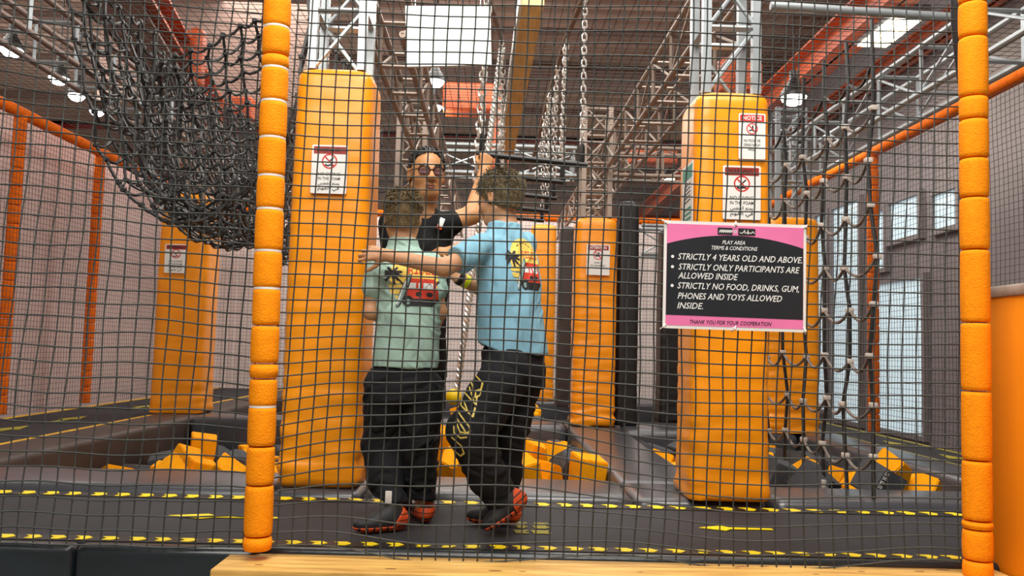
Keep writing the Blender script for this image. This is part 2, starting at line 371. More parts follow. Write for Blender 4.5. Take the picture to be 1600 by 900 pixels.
upright('tall orange vinyl padded column behind the pink rules sign', 1.035, 1.43, 4.31, 4.72, ZP2, 2, .007)
upright('short orange padded column with a small pale sign and a black post beside it', .80, 1.215, 8.38, 8.79, at(928, 338, 8.38).z, 3, .012)
upright('orange padded column at the far left beyond the left pit, below the hanging net', -3.52, -3.02, 8.65, 9.1, at(280, 300, 8.65).z, 4, .006)
upright('orange padded column at the right behind the rope climbing net', 2.68, 3.2, 8.15, 8.6, at(1243, 338, 8.15).z, 5, .012)
upright('orange padded column half hidden behind the boy in the green shirt', -1.13, -.72, 8.4, 8.8, at(620, 338, 8.4).z, 6)
upright('farthest orange padded column, wrinkled, beside the boy in the blue shirt', .5, .88, 12.42, 12.8, at(850, 350, 12.42).z, 8, .016)
upright('tall black padded post beside the short orange column', 1.255, 1.455, 8.5, 8.75, at(975, 312, 8.5).z, 9, .004, m='black')
upright('dark padded post standing left of the short orange column', .83, 1.02, 11.0, 11.3, at(878, 352, 11.0).z, 10, .004, m='pitwall')
upright('black padded post just left of the pink rules sign', 1.8, 2.02, 9.0, 9.3, at(1040, 352, 9.0).z, 11, .004, m='black')

# ------------------------------------------------------------------ foam posts
def foam_post(label, top, bot, cuts, r, ties, m='foam', group=None):
    """cuts: heights 0..1 from the foot up"""
    top, bot = Vector(top), Vector(bot); ax = top - bot; L_ = ax.length
    o = thing('foam_post', label, 'padded post', bot, group)
    for i in range(len(cuts) - 1):
        a, b_ = cuts[i] * L_, cuts[i + 1] * L_; h = b_ - a; e = min(.012, h * .2)
        rr = r * random.uniform(.985, 1.015); k = .5
        prof = [(r * .7, a + .002), (r * .88, a + .003), (r * .955, a + e * .5), (rr * .985, a + e * 1.6), (rr, a + h * .35), (rr, b_ - h * .35), (rr * .985, b_ - e * 1.6), (r * .955, b_ - e * .5), (r * .88, b_ - .003), (r * .7, b_ - .002)]
        MB().lathe(prof, bot, 28, axis=ax).build('foam_sleeve', M[m], o, ang=1.0)
    for c in ties:
        z = c * L_
        MB().lathe([(r * .80, z - .005), (r * .945, z - .004), (r * .945, z + .004), (r * .8, z + .005)], bot, 24, axis=ax).build('cable_tie', M['tie'], o)
    return o
yl = [860, 838, 762, 704, 644, 602, 579, 521, 464, 406, 341, 289, 229, 171, 118, 97, 52, 3, -48, -110]
pb_, pt_ = at(402, 860, 3.14), at(438, -110, 3.14)
cl = [(860 - y) / 970 for y in yl]
foam_post('orange foam post standing on the left end of the wooden board', pt_, pb_, cl, .0515, [(860 - y) / 970 for y in (644, 464, 406, 341, 289, 229, 171, 118, 52, 3)])
yr = [905, 876, 830, 817, 727, 622, 517, 404, 322, 260, 198, 162, 66, 10, -60]
foam_post('orange foam post at the right end of the wooden board', at(1519, -60, 3.12), at(1528, 905, 3.12), [(905 - y) / 965 for y in yr], .052, [])
def cutsn(n): return [i / n for i in range(n + 1)]
XL, XR, YB, ZR = -4.85, 4.05, 14.1, 3.62
g = 'perimeter foam posts'
foam_post('orange foam post on the left perimeter, nearest the left edge of view', (XL, 8.35, ZR), (XL, 8.35, Z0), cutsn(16), .06, [], 'foam_far', g)
foam_post('orange foam post on the left perimeter, in front of the pale left wall', (XL, 10.05, ZR), (XL, 10.05, Z0), cutsn(16), .06, [], 'foam_far', g)
foam_post('orange foam post at the back left corner, beside the far left column', (XL, YB, ZR), (XL, YB, Z0), cutsn(16), .06, [], 'foam_far', g)
foam_post('orange foam post on the right perimeter, in front of the daylit panes', (XR, 8.85, ZR), (XR, 8.85, Z0), cutsn(16), .06, [], 'foam_far', g)
foam_post('orange foam post at the back right corner', (XR, YB, ZR), (XR, YB, Z0), cutsn(16), .06, [], 'foam_far', g)
def rail(label, a, b):
    o = tag(foam_post(label, b, a, cutsn(30), .06, [], 'foam_far'), label, 'rail'); o.name = 'foam_rail'; return o
rail('orange foam top rail above the left net', (XL, 3.4, ZR), (XL, YB, ZR))
rail('orange foam top rail above the right net', (XR, 3.4, ZR), (XR, YB, ZR))
rail('orange foam top rail above the back net', (XL, YB, ZR), (XR, YB, ZR))

# ------------------------------------------------------------------ nets
def net(label, o, U, V, nu, nv, r, m='net', wob=0, sides=4, step=1, knots=False, bulge=None, name='safety_net'):
    o, U, V = Vector(o), Vector(U), Vector(V); nrm = U.cross(V).normalized(); un, vn = U.normalized(), V.normalized()
    ph = rng.uniform(0, 6.28, 12)
    def P(i, j):
        u, v = i / nu, j / nv; p = o + U * u + V * v
        if wob:
            e = (u * (1 - u) * 4) ** .3 * 1
            dx = math.sin(7 * u + 5 * v + ph[0]) + .6 * math.sin(17 * u - 9 * v + ph[1]) + .4 * math.sin(31 * v + 23 * u + ph[2])
            dz = math.sin(6 * u - 4 * v + ph[3]) + .6 * math.sin(13 * u + 12 * v + ph[4]) + .4 * math.sin(29 * u - 21 * v + ph[5])
            dn = math.sin(5 * u + 6 * v + ph[6]) + .5 * math.sin(11 * u - 10 * v + ph[7])
            p = p + (un * dx + vn * dz + nrm * dn * 1.3) * wob * e
        if bulge: p = p + bulge(u, v)
        return p
    b = MB(); ju = list(range(0, nu + 1, step)); jv = list(range(0, nv + 1, step))
    if ju[-1] != nu: ju.append(nu)
    if jv[-1] != nv: jv.append(nv)
    for i in range(nu + 1): b.tube([P(i, j) for j in jv], r, sides, cap=False)
    for j in range(nv + 1): b.tube([P(i, j) for i in ju], r, sides, cap=False)
    if knots:
        k = r * 2.3
        for i in range(nu + 1):
            for j in range(nv + 1):
                c = P(i, j)
                b.add([c + Vector(d) * k for d in ((1, 0, 0), (-1, 0, 0), (0, 1, 0), (0, -1, 0), (0, 0, 1), (0, 0, -1))],
                      [(0, 2, 4), (2, 1, 4), (1, 3, 4), (3, 0, 4), (2, 0, 5), (1, 2, 5), (3, 1, 5), (0, 3, 5)])
    return tag(b.build(name, M[m]), label, 'net')
YF = 3.19
pl, pr = Vector((-.845, YF, .6)), Vector((1.83, YF, .6))
def sag(u, v):
    lo = math.exp(-v / .09); g_ = math.exp(-((v - .12) / .16) ** 2)
    return Vector((.012 * lo * math.sin(9 * u), -.01 * lo, .02 * lo * math.sin(14 * u + 1) + .11 * g_ * min(1, v * 8) * math.exp(-((u - .28) / .2) ** 2) + .022 * math.exp(-((u - .1) / .12) ** 2) * math.exp(-((v - .16) / .14) ** 2) * math.sin(18 * u)))
net('black square-mesh net stretched between the two front foam posts', pl, pr - pl, (.04, 0, 2.28), 50, 46, .0029, wob=.006, knots=True, bulge=sag)
net('black square-mesh net stretched left of the left foam post', (-2.75, YF, .62), (1.83, 0, 0), (.04, 0, 2.28), 32, 43, .003, wob=.009, knots=True, bulge=lambda u, v: Vector((-.06 * (1 - v) * (1 - u), 0, .15 * (1 - u) * min(1, v * 3) - .02 * math.sin(3 * u + 2 * v))))
net('fine dark net hanging along the left side', (XL + .09, 3.4, Z0), (0, YB - 3.55, 0), (0, 0, ZR - Z0 - .09), 180, 54, .0022, 'netfar', sides=3, step=6, wob=.006)
net('fine dark net hanging along the right side', (XR - .09, 3.4, Z0), (0, YB - 3.55, 0), (0, 0, ZR - Z0 - .09), 180, 54, .0022, 'netfar', sides=3, step=6, wob=.006)
net('fine dark net hanging across the back', (XL + .12, YB - .1, Z0), (XR - XL - .24, 0, 0), (0, 0, ZR - Z0 - .09), 150, 50, .0024, 'netfar', sides=3, step=10, wob=.004)
net('dark net spread flat overhead above the pits', (XL + .1, 4.6, ZR + .09), (XR - XL - .2, 0, 0), (0, YB - 4.75, 0), 110, 110, .0026, 'netfar', sides=3, step=10, wob=.006)

# ------------------------------------------------------------------ trusses
def truss(label, p0, p1, wd, ht, name='roof_truss', rc=.022, rb=.010, pitch=.62, m='aludim', mb='aludim', sides=10, up=(0, 0, 1), diag=True):
    p0, p1 = Vector(p0), Vector(p1); ax = (p1 - p0).normalized(); L_ = (p1 - p0).length
    upv = Vector(up); sd = ax.cross(upv).normalized(); upv = sd.cross(ax)
    o = thing(name, label, 'truss', p0); cs = [(-1, -1), (1, -1), (1, 1), (-1, 1)]
    pt = lambda c, t_: p0 + ax * t_ + sd * (c[0] * wd / 2) + upv * (c[1] * ht / 2)
    for c in cs: MB().tube([pt(c, 0), pt(c, L_)], rc, sides, up=sd + upv if sides == 4 else None).build('chord', M[m], o, ang=.5)
    b = MB(); n = max(1, round(L_ / pitch))
    for k in range(4):
        a, d = cs[k], cs[(k + 1) % 4]
        for i in range(n):
            t0, t1 = L_ * i / n, L_ * (i + 1) / n
            if diag and k % 2 == (1 if sides != 4 else 0): b.tube([pt(a, t0), pt(d, t1)] if (i + k) % 2 else [pt(d, t0), pt(a, t1)], rb, 6)
            b.tube([pt(a, t1 * .98), pt(d, t1 * .98)], rb * 1.5, 4)
    b.build('bracing', M[mb], o); return o
zt = 3.4
ZC3, ZR2, ZL2, ZHH = at(928, 338, 8.38).z, at(1243, 338, 8.15).z, at(280, 300, 8.65).z, at(620, 338, 8.4).z
def tower(label, x, y, z, m='alu'): return truss(label, (x, y, z - .005), (x, y, zt + .5), .27, .27, 'truss_tower', .032, .013, .33, m, m, 4, up=(0, 1, 0))
tower('silver truss tower rising out of the tall orange column on the left', -.91, 4.62, ZP1)
tower('silver truss tower rising out of the tall orange column on the right', 1.235, 4.52, ZP2)
tower('silver truss tower above the short orange column', 1.0, 8.58, ZC3, 'aludim')
tower('silver truss tower above the orange column behind the rope climbing net', 2.94, 8.38, ZR2)
tower('silver truss tower above the far left orange column', -3.27, 8.88, ZL2, 'aludim')
tower('silver truss tower above the half hidden orange column', -.92, 8.6, ZHH, 'aludim')
truss('dim roof truss running back above the left pit edge', (-.72, 4.9, zt), (-.72, 14, zt), .22, .3)
truss('dim roof truss running back above the middle and right pits', (1.3, 4.9, zt), (1.15, 14, zt), .3, .3)
truss('silver roof truss running back along the right lane', (3.0, 3.6, zt - .05), (3.0, 8.1, zt - .05), .3, .32, m='alu', mb='alu')
truss('roof truss with pale rungs running back along the left lane', (-3.27, 3.6, zt + .12), (-3.27, 14, zt + .12), .3, .3, m='brownsteel', mb='alu', diag=False)
truss('silver truss crossing above the middle pit far edge', (-.72, 8.95, zt), (.82, 8.95, zt), .3, .3, m='alu', mb='alu')
truss('silver truss crossing above the right pit far edge', (1.2, 8.85, zt), (2.82, 8.85, zt), .3, .3)
truss('white truss standing lower behind the black padded post', (1.75, 10.2, 2.75), (3.6, 10.2, 2.75), .3, .35, m='alu', mb='alu')
p = MB().tube([at(1204, 9, 4.15), at(1492, 27, 4.15)], .022, 10).build('pipe_rail', M['alu']); tag(p, 'grey pipe rail crossing high up at the right front', 'pipe')

# ------------------------------------------------------------------ beam, board, chains and rungs
bt = MB(); a, b_ = at(832, -6, 4.4), at(792, 234, 7.7)
d = (b_ - a).normalized(); sx = Vector((1, 0, 0)); uz = sx.cross(d).normalized()
bt.add([q + sx * s_ * .065 + uz * k * .05 for q in (a, b_) for s_, k in ((-1, -1), (1, -1), (1, 1), (-1, 1))], [(3, 2, 1, 0), (4, 5, 6, 7), (0, 1, 5, 4), (1, 2, 6, 5), (2, 3, 7, 6), (3, 0, 4, 7)])
bo = thing('hanging_beam', 'long pale wooden beam overhead carrying the chains', 'beam', a)
bt.build('beam_body', M['beamwood'], bo, smooth=False)
MB().add([q + sx * s_ * .0 - sx * .067 + sx * s_ + uz * k * .052 for q in (a, b_) for s_, k in ((-.006, -1), (.012, -1), (.012, 1), (-.006, 1))], [(3, 2, 1, 0), (4, 5, 6, 7), (0, 1, 5, 4), (1, 2, 6, 5), (2, 3, 7, 6), (3, 0, 4, 7)]).build('edge_strip', M['white'], bo, smooth=False)
wp = [at(633, 9, 4.1), at(766, 10, 4.1), at(768, 101, 4.1), at(636, 104, 4.1)]
wb = thing('hanging_board', 'white rectangular board hanging above the head of the man in glasses', 'board', sum(wp, Vector()) / 4)
th = Vector((0, .02, 0))
MB().add([wp[3], wp[2], wp[1], wp[0]] + [q + th for q in (wp[3], wp[2], wp[1], wp[0])], [(0, 1, 2, 3), (7, 6, 5, 4), (1, 0, 4, 5), (2, 1, 5, 6), (3, 2, 6, 7), (0, 3, 7, 4)]).build('panel', M['white'], wb, smooth=False)
for q in (wp[0] + Vector((.05, .01, 0)), wp[1] + Vector((-.05, .01, 0))): MB().tube([q, q + Vector((0, 0, .5))], .004, 6).build('hanger', M['alu'], wb)
def chain_mb(p0, p1, L_=.045, wl=.013, r=.0042, seed=0, sagx=0):
    p0, p1 = Vector(p0), Vector(p1); ax = (p1 - p0); D = ax.length; ax.normalize(); n = int(D / (L_ - 2.2 * r)); b = MB()
    e1 = ax.orthogonal().normalized(); e2 = ax.cross(e1)
    for i in range(n):
        t_ = (i + .5) / n; c = p0 + ax * (D * t_) + Vector((sagx * math.sin(PI * t_), 0, 0)); s_ = (e1 if i % 2 else e2)
        s_ = s_ * math.cos(.5) + ax.cross(s_) * math.sin(.5)
        b.tube([c + s_ * (wl * math.cos(k * PI / 5)) + ax * ((L_ / 2 - wl) * (1 if math.sin(k * PI / 5 + .01) > 0 else -1) + wl * math.sin(k * PI / 5)) for k in range(10)], r, 5, closed=True)
    return b
TOPS = {0: [], 1: []}
def rung(label, y_, pa, pb2, top, r=.016):
    a, b_ = at(*pa, y_), at(*pb2, y_)
    o = thing('chain_rung', label, 'hanging rung', (a + b_) / 2, 'chain rungs above the middle pit')
    MB().tube([a, b_], r, 10).build('bar', M['black'], o)
    for q, w_ in ((a.lerp(b_, .05), 0), (a.lerp(b_, .95), 1)):
        q = q + Vector((0, 0, r * .8)); t_ = Vector((q.x, q.y + .02, top)); TOPS[w_].append(t_)
        chain_mb(q + Vector((0, 0, .09)), t_).build('chain', M['steel'], o)
        MB().lathe([(.013, 0), (.015, .01), (.015, .08), (.01, .1)], q, 8).build('chain_cover', M['black'], o)
    return o
rung('black hanging bar on chains that the man grips, nearest of the row', 4.36, (744, 240), (918, 258), 3.3)
rung('second black hanging bar on chains, behind the nearest', 5.05, (772, 274), (884, 285), 3.3)
rung('third black hanging bar on chains along the row', 5.6, (776, 300), (870, 310), 3.3)
rung('fourth black hanging bar on chains along the row', 6.15, (778, 322), (858, 330), 3.3)
rung('fifth black hanging bar on chains, lowest in view behind the boy in blue', 6.7, (780, 338), (850, 345), 3.3)
def on_rail(k, Y):
    P = TOPS[k]; i = max(0, min(len(P) - 2, sum(1 for q in P if q.y < Y) - 1)); f_ = (Y - P[i].y) / (P[i + 1].y - P[i].y); return P[i].lerp(P[i + 1], f_)
for k, lab in ((0, 'dark pipe running back overhead above the left ends of the chain rungs'), (1, 'dark pipe running back overhead above the right ends of the chain rungs')):
    pts = [on_rail(k, 4.15)] + TOPS[k] + [on_rail(k, 9.0)]
    tag(MB().tube([q + Vector((0, 0, .012)) for q in pts], .018, 8).build('pipe_rail', M['brownsteel']), lab, 'pipe')
for i, (x1, yb_, Y, lab) in enumerate(((876, 242, 5.0, 'thick chain hanging left of the nearest bar end'), (855, 262, 5.5, 'slack chain hanging in the chain row, second'), (838, 275, 6.0, 'slack chain hanging in the chain row, third'))):
    tag(chain_mb(at(x1, yb_, Y), on_rail(1, Y)).build('hanging_chain', M['steel']), lab, 'chain', 'loose chains')
rp1 = at(741, 335, 4.45)
tag(chain_mb(rp1, on_rail(0, 4.45), .06, .021, .0068).build('hanging_chain', M['steel']), 'thick silver chain hanging below the white board beside the raised hand', 'chain')
rs = thing('rope_swing', 'twisted grey rope hanging down to a yellow ball between the two boys', 'rope', at(710, 618, 5.2))
top, bot = on_rail(0, 5.2), at(714, 610, 5.2); bb = MB()
for s_ in range(3):
    bb.tube([top.lerp(bot, k / 180) + Vector((math.cos(k * .8 + s_ * 2.09), math.sin(k * .8 + s_ * 2.09), 0)) * .012 for k in range(181)], .011, 6)
bb.build('twisted_rope', M['steel'], rs)
q = at(709, 620, 5.2); MB().lathe([(.05 * math.sin(k * PI / 12), -.05 * math.cos(k * PI / 12)) for k in range(1, 12)], q, 16).build('ball', M['yellow'], rs)

# ------------------------------------------------------------------ hanging rope net, upper left
def bag():
    b = MB(); rg = np.random.default_rng(3)
    prof = [Vector((-2.66, 0, 3.5)), Vector((-2.56, 0, 3.0)), Vector((-2.44, 0, 2.56)), Vector((-2.26, 0, 2.24)), Vector((-1.9, 0, 2.1)), Vector((-1.5, 0, 2.36)), Vector((-1.28, 0, 2.85)), Vector((-1.2, 0, 3.5))]
    def sp(t_):
        t_ = min(max(t_, 0), 1) * (len(prof) - 1); i = min(int(t_), len(prof) - 2); f_ = t_ - i
        p0, p1, p2, p3 = prof[max(i - 1, 0)], prof[i], prof[i + 1], prof[min(i + 2, len(prof) - 1)]
        return .5 * (2 * p1 + (p2 - p0) * f_ + (2 * p0 - 5 * p1 + 4 * p2 - p3) * f_ ** 2 + (3 * p1 - p0 - 3 * p2 + p3) * f_ ** 3)
    def droop(a, c_, k=4, dr=.035):
        return [a.lerp(c_, t_ / k) + Vector((0, 0, -dr * math.sin(PI * t_ / k))) for t_ in range(k + 1)]
    def weave(P, nu, nv, r, d1, d2):
        for i in range(nu + 1):
            pts = []
            for j in range(nv): pts += droop(P(i, j), P(i, j + 1), 4, d1)[:-1]
            b.tube(pts + [P(i, nv)], r, 5)
        for j in range(nv + 1):
            pts = []
            for i in range(nu): pts += droop(P(i, j), P(i + 1, j), 3, d2)[:-1]
            b.tube(pts + [P(nu, j)], r, 5)
        for i in range(nu + 1):
            for j in range(0, nv + 1):
                c = P(i, j); k = r * 1.6; b.rbox((c.x - k, c.y - k, c.z - k * .9), (c.x + k, c.y + k, c.z + k * .9), .005, 1)
    for layer in range(2):
        nu, nv = (21, 20) if layer == 0 else (13, 19); J = rg.uniform(-1, 1, (nu + 1, nv + 1, 3)) * .03
        def P(i, j):
            u, v = i / nu * (1 if layer == 0 else .62), j / nv; q = sp(u).copy(); q.y = 4.95 + 3.5 * v + layer * .06
            q.x += layer * .06 + .05 * math.sin(9 * v + 3 * u); q.z += layer * .05 + .1 * v + .05 * math.sin(14 * v + layer) * math.sin(PI * u)
            return q + Vector(J[i, j])
        weave(P, nu, nv, .0098, .03, .012)
    J = rg.uniform(-1, 1, (9, 15, 3)) * .02
    def Pn(i, j):       # the slack end of the net, facing the entrance
        u, v = i / 8, j / 14; xt, yt = 222 + 208 * u, 112 - 98 * u ** .8; xb, yb_ = 246 + 206 * u, 335 + 58 * u
        return at(xt + (xb - xt) * v, yt + (yb_ - yt) * v + 14 * math.sin(3.1 * u) * (1 - v), 5.0 + .25 * math.sin(PI * v) + .1 * u) + Vector(J[i, j])
    weave(Pn, 8, 14, .0095, .012, .03)
    return b
tag(bag().build('hanging_net', M['rope']), 'black knotted rope net sagging like a hammock from the roof at upper left', 'rope net')

# ------------------------------------------------------------------ rope climbing net, right
cn = thing('rope_climbing_net', 'black rope climbing net with pale sagging rungs hanging over the right pit', 'rope net', (2.0, 5.2, 3.1))
Ys = [4.42, 4.75, 5.08, 5.42, 5.78, 6.15]; XN = 2.02
zs = [.86 + .268 * i for i in range(9)]
def node(i, k): return Vector((XN + .015 * math.sin(3.1 * i + 2 * k), Ys[i] + .03 * math.sin(k * 1.3 + i), zs[k] + .012 * math.sin(5 * i + 3 * k) - .025 * (i % 2)))
for i in range(6):
    pts = [Vector((XN, Ys[i], .62))] + [node(i, k) for k in range(9)] + [Vector((XN, Ys[i], 3.24))]
    MB().tube(pts, .0115, 7).build('rope', M['rope'], cn)
for k in range(9):
    pts = []; cl_ = MB()
    for i in range(5):
        a, b_ = node(i, k), node(i + 1, k)
        for t_ in range(8): pts.append(a.lerp(b_, t_ / 8) + Vector((0, 0, -.075 * math.sin(PI * t_ / 8))))
    pts.append(node(5, k))
    MB().tube(pts, .0095, 6).build('rung', M['ropegrey'] if k < 8 else M['rope'], cn)
cl_ = MB()
for i in range(6):
    for k in range(8):
        c = node(i, k); MB().rbox((c.x - .02, c.y - .02, c.z - .015), (c.x + .02, c.y + .02, c.z + .015), .007, 2).build('node_highlight', M['node_highlight'], cn)  # pale blocks stand in for highlights where the ropes cross
for i in range(2, 6):
    c = Vector((XN, Ys[i], .60)); MB().rbox((c.x - .02, c.y - .02, c.z - .04), (c.x + .02, c.y + .02, c.z + .04), .006, 2).build('end_fitting', M['steel'], cn)

# ------------------------------------------------------------------ orange end pad at the right
ep = thing('end_pad', 'orange vinyl padded barrier at the right edge with a grey taped top corner', 'pad', (2.03, 2.4, 0))
MB().rbox((1.96, 1.5, 0), (2.12, 3.3, 1.655), .02, 3).build('cushion', M['padside'], ep)
MB().rbox((1.95, 2.2, 1.63), (2.13, 3.31, 1.675), .01, 2).build('tape', mat('grey_tape', S(150, 140, 130), .4, var=.3, scale=9), ep)
t = MB(); a = at(1490, 0, 3.3)
t.tube([at(1492, -40, 3.3), at(1493, 40, 3.3), at(1497, 130, 3.3)], [.02, .018, .004], 8); tag(t.build('strap', M['black']), 'black strap bunched along the top of the right foam post', 'strap')

# ------------------------------------------------------------------ lamps
def high_bay(label, px_, py_, Y, power=42, warm=False, r=.14):
    c = at(px_, py_, Y); o = thing('high_bay_lamp', label, 'lamp', c, 'high bay lamps')
    MB().lathe([(r, -.02), (r * 1.02, 0), (r * .9, .05), (r * .55, .13), (r * .3, .2), (r * .3, .3)], c, 20).build('housing', M['black'], o)
    MB().lathe([(r * .2, -.115), (r * .5, -.1), (r * .8, -.06), (r * .93, -.02), (r * .93, -.01)], c, 20).build('lens', M['lampwarm' if warm else 'lamp'], o)
    MB().tube([c + Vector((0, 0, .3)), Vector((c.x, c.y, 6.62))], .012, 6).build('rod', M['black'], o)
    l = bpy.data.lights.new('lamp_light', 'POINT'); l.energy = power; l.shadow_soft_size = .12; l.color = (1, .86, .6) if warm else (1, .96, .9)
    lo = bpy.data.objects.new('lamp_light', l); C.objects.link(lo); lo.location = c + Vector((0, 0, -.25))
high_bay('high bay lamp at the far upper left, nearest of the left row', 18, 75, 10)
high_bay('high bay lamp at upper left, second of the left row', 92, 120, 11.4)
high_bay('high bay lamp at upper left, third of the left row', 120, 147, 13)
high_bay('high bay lamp at upper left, farthest of the left row', 152, 172, 15)
high_bay('high bay lamp glowing just below the white board', 680, 125, 11.5)
high_bay('high bay lamp glowing above the head of the man in glasses', 678, 165, 13.2)
high_bay('warm high bay lamp glowing left of the tall right column', 1045, 277, 17, warm=True)
high_bay('high bay lamp behind the rope climbing net', 1240, 150, 9.5, r=.16)
c = at(1392, 48, 9.0)
pl_ = thing('panel_light', 'rectangular ceiling panel light at upper right', 'lamp', c)
MB().rbox((c.x - .2, c.y - .5, c.z), (c.x + .2, c.y + .5, c.z + .1), .02).build('casing', M['alu'], pl_)
MB().box((c.x - .17, c.y - .47, c.z - .012), (c.x + .17, c.y + .47, c.z)).build('diffuser', M['lampwarm'], pl_, smooth=False)
MB().tube([c + Vector((0, 0, .1)), Vector((c.x, c.y, 6.62))], .012, 6).build('rod', M['black'], pl_)
# ------------------------------------------------------------------ signs
def text_mesh(s, size, fit=None, shear=0, bold=.0, align='CENTER', depth=.0006):
    cu_ = bpy.data.curves.new('t', 'FONT'); cu_.body = s; cu_.size = size; cu_.shear = shear; cu_.offset = bold * size
    cu_.align_x = align; cu_.align_y = 'CENTER'; cu_.extrude = depth / 2; cu_.resolution_u = 2
    o = bpy.data.objects.new('t', cu_); C.objects.link(o); bpy.context.view_layer.update()
    me = bpy.data.meshes.new_from_object(o.evaluated_get(bpy.context.evaluated_depsgraph_get()))
    bpy.data.objects.remove(o); bpy.data.curves.remove(cu_)
    if fit and len(me.vertices):
        xs = [v.co.x for v in me.vertices]; k = fit / (max(xs) - min(xs))
        for v in me.vertices: v.co.x *= k
    return me
def text(parent, s, size, x, y, z, m, name='lettering', **kw):
    me = text_mesh(s, size, **kw); me.materials.clear(); me.materials.append(m)
    o = link(name, me, parent); o.location = (x, y, z); return o
def rrect(w_, h_, r=.008, cx=0, cy=0, n=4):
    P = []
    for (sx_, sy_, a0) in ((1, 1, 0), (-1, 1, 90), (-1, -1, 180), (1, -1, 270)):
        for k in range(n + 1):
            a = math.radians(a0 + 90 * k / n); P.append((cx + sx_ * (w_ / 2 - r) + r * math.cos(a), cy + sy_ * (h_ / 2 - r) + r * math.sin(a)))
    return P
def ring(b, cx, cy, ro, ri, z0, z1, n=28):
    for k in range(n):
        a, c = 2 * PI * k / n, 2 * PI * (k + 1) / n
        b.prism([(cx + ro * math.cos(a), cy + ro * math.sin(a)), (cx + ro * math.cos(c), cy + ro * math.sin(c)), (cx + ri * math.cos(c), cy + ri * math.sin(c)), (cx + ri * math.cos(a), cy + ri * math.sin(a))], z0, z1)
def stroke(b, pts, wd, z0, z1):
    for (x0, y0), (x1, y1) in zip(pts[:-1], pts[1:]):
        dx, dy = x1 - x0, y1 - y0; L_ = math.hypot(dx, dy) or 1; nx, ny = -dy / L_ * wd / 2, dx / L_ * wd / 2
        b.prism([(x0 + nx, y0 + ny), (x1 + nx, y1 + ny), (x1 - nx, y1 - ny), (x0 - nx, y0 - ny)], z0, z1)
FACE = (PI / 2, 0, 0); FACEL = (PI / 2, 0, -PI / 2)
def notice(label, c, w_, h_, head, headm, lines, arabic=None, rot=FACE, pict='dive', headink='ink', roll=0):
    o = thing('notice_sign', label, 'sign', c, rot=(rot[0], roll, rot[2]))
    MB().prism(rrect(w_, h_), -.002, .001).build('sign_board', M['paper'], o, smooth=False)
    hh = h_ * .15
    MB().prism(rrect(w_ * .9, hh, .004, 0, h_ * .5 - hh * .72), .001, .0018).build('header_band', M[headm], o, smooth=False)
    text(o, head, hh * .8, 0, h_ * .5 - hh * .72, .0024, M[headink], fit=w_ * .72, bold=.02)
    R = w_ * .215; cy = h_ * .165; b = MB(); ring(b, 0, cy, R, R * .82, .001, .0018); stroke(b, [(-R * .62, cy + R * .62), (R * .62, cy - R * .62)], R * .16, .0018, .0026)
    b.build('prohibition_ring', M['signred'], o, smooth=False)
    b = MB()
    if pict == 'dive':
        stroke(b, [(-R * .25, cy - R * .2), (R * .05, cy + R * .05), (R * .5, cy + R * .5)], R * .17, .001, .0017)
        stroke(b, [(-R * .6, cy - R * .45), (-R * .2, cy - R * .6), (R * .2, cy - R * .45), (R * .6, cy - R * .55)], R * .2, .001, .0017)
    else:
        stroke(b, [(R * .1, cy + R * .55), (R * .1, cy - R * .1), (R * .35, cy - R * .5)], R * .26, .001, .0017)
        stroke(b, [(-R * .55, cy - R * .35), (R * .1, cy - R * .2)], R * .22, .001, .0017)
    b.build('pictogram', M['ink'], o, smooth=False)
    y = -h_ * .1
    for s_ in lines:
        text(o, s_, h_ * .085, 0, y, .0016, M['ink'], fit=w_ * (.62 if len(s_) > 6 else .3), bold=.01); y -= h_ * .095
    for s_ in (arabic or ()):
        text(o, s_, h_ * .09, 0, y, .0016, M['ink'], fit=w_ * .6, bold=.01); y -= h_ * .1
    return o
AR = ('\uFEB2\uFEC4\uFED0\uFEDF\uFE8D \uFECA\uFEE8\uFEE4\uFEF3', '\uFEE2\uFEEE\uFED4\uFEDF\uFE8D \uFEF2\uFED3')
notice('white warning sign with a red header and no-diving symbol on the tall left column', at(514.5, 264.5, 4.395), .19, .262, 'WARNING !', 'signmaroon', ('NO DIVING', 'IN THE FOAM'), AR)
notice('white notice sign with a bright red header high on the tall right column', at(1175, 213, 4.29), .142, .245, 'NOTICE', 'signred', ('NO FOOD OR', 'DRINKS IN PLAY', 'AREA'), pict='sit', headink='lettering')
notice('white no-diving sign with a maroon header directly above the pink rules sign', at(1159, 301, 4.29), .2, .285, 'WARNING !', 'signmaroon', ('NO DIVING', 'IN THE FOAM'), AR)
notice('small pale sign on the short orange column in the middle distance', at(934.5, 406, 8.33), .235, .31, 'ATTENTION', 'signmaroon', ('NO', 'PUSHING'), pict='sit', headink='lettering')
notice('small white no-diving sign on the far left orange column', at(274.5, 404, 8.62), .225, .3, 'WARNING !', 'signmaroon', ('NO DIVING', 'IN THE FOAM'), AR)
gs = thing('notice_sign', 'narrow green and white sign on the left side of the tall right column', 'sign', onx(1074, 306, 1.012), rot=FACEL)
MB().prism(rrect(.25, .34), -.002, .001).build('sign_board', M['paper'], gs, smooth=False)
MB().prism(rrect(.22, .07, .004, 0, .12), .001, .0018).build('header_band', M['signgreen'], gs, smooth=False)
b = MB()
for k in range(5): stroke(b, [(-.07, .05 - k * .022), (.07, .06 - k * .022)], .008, .001, .0016)
b.build('pictogram', M['ink'], gs, smooth=False)
b = MB()
for k in range(4): b.prism(rrect(.18, .016, .003, 0, -.075 - k * .027), .001, .0016)
b.build('text_rows', M['signgreen'], gs, smooth=False)

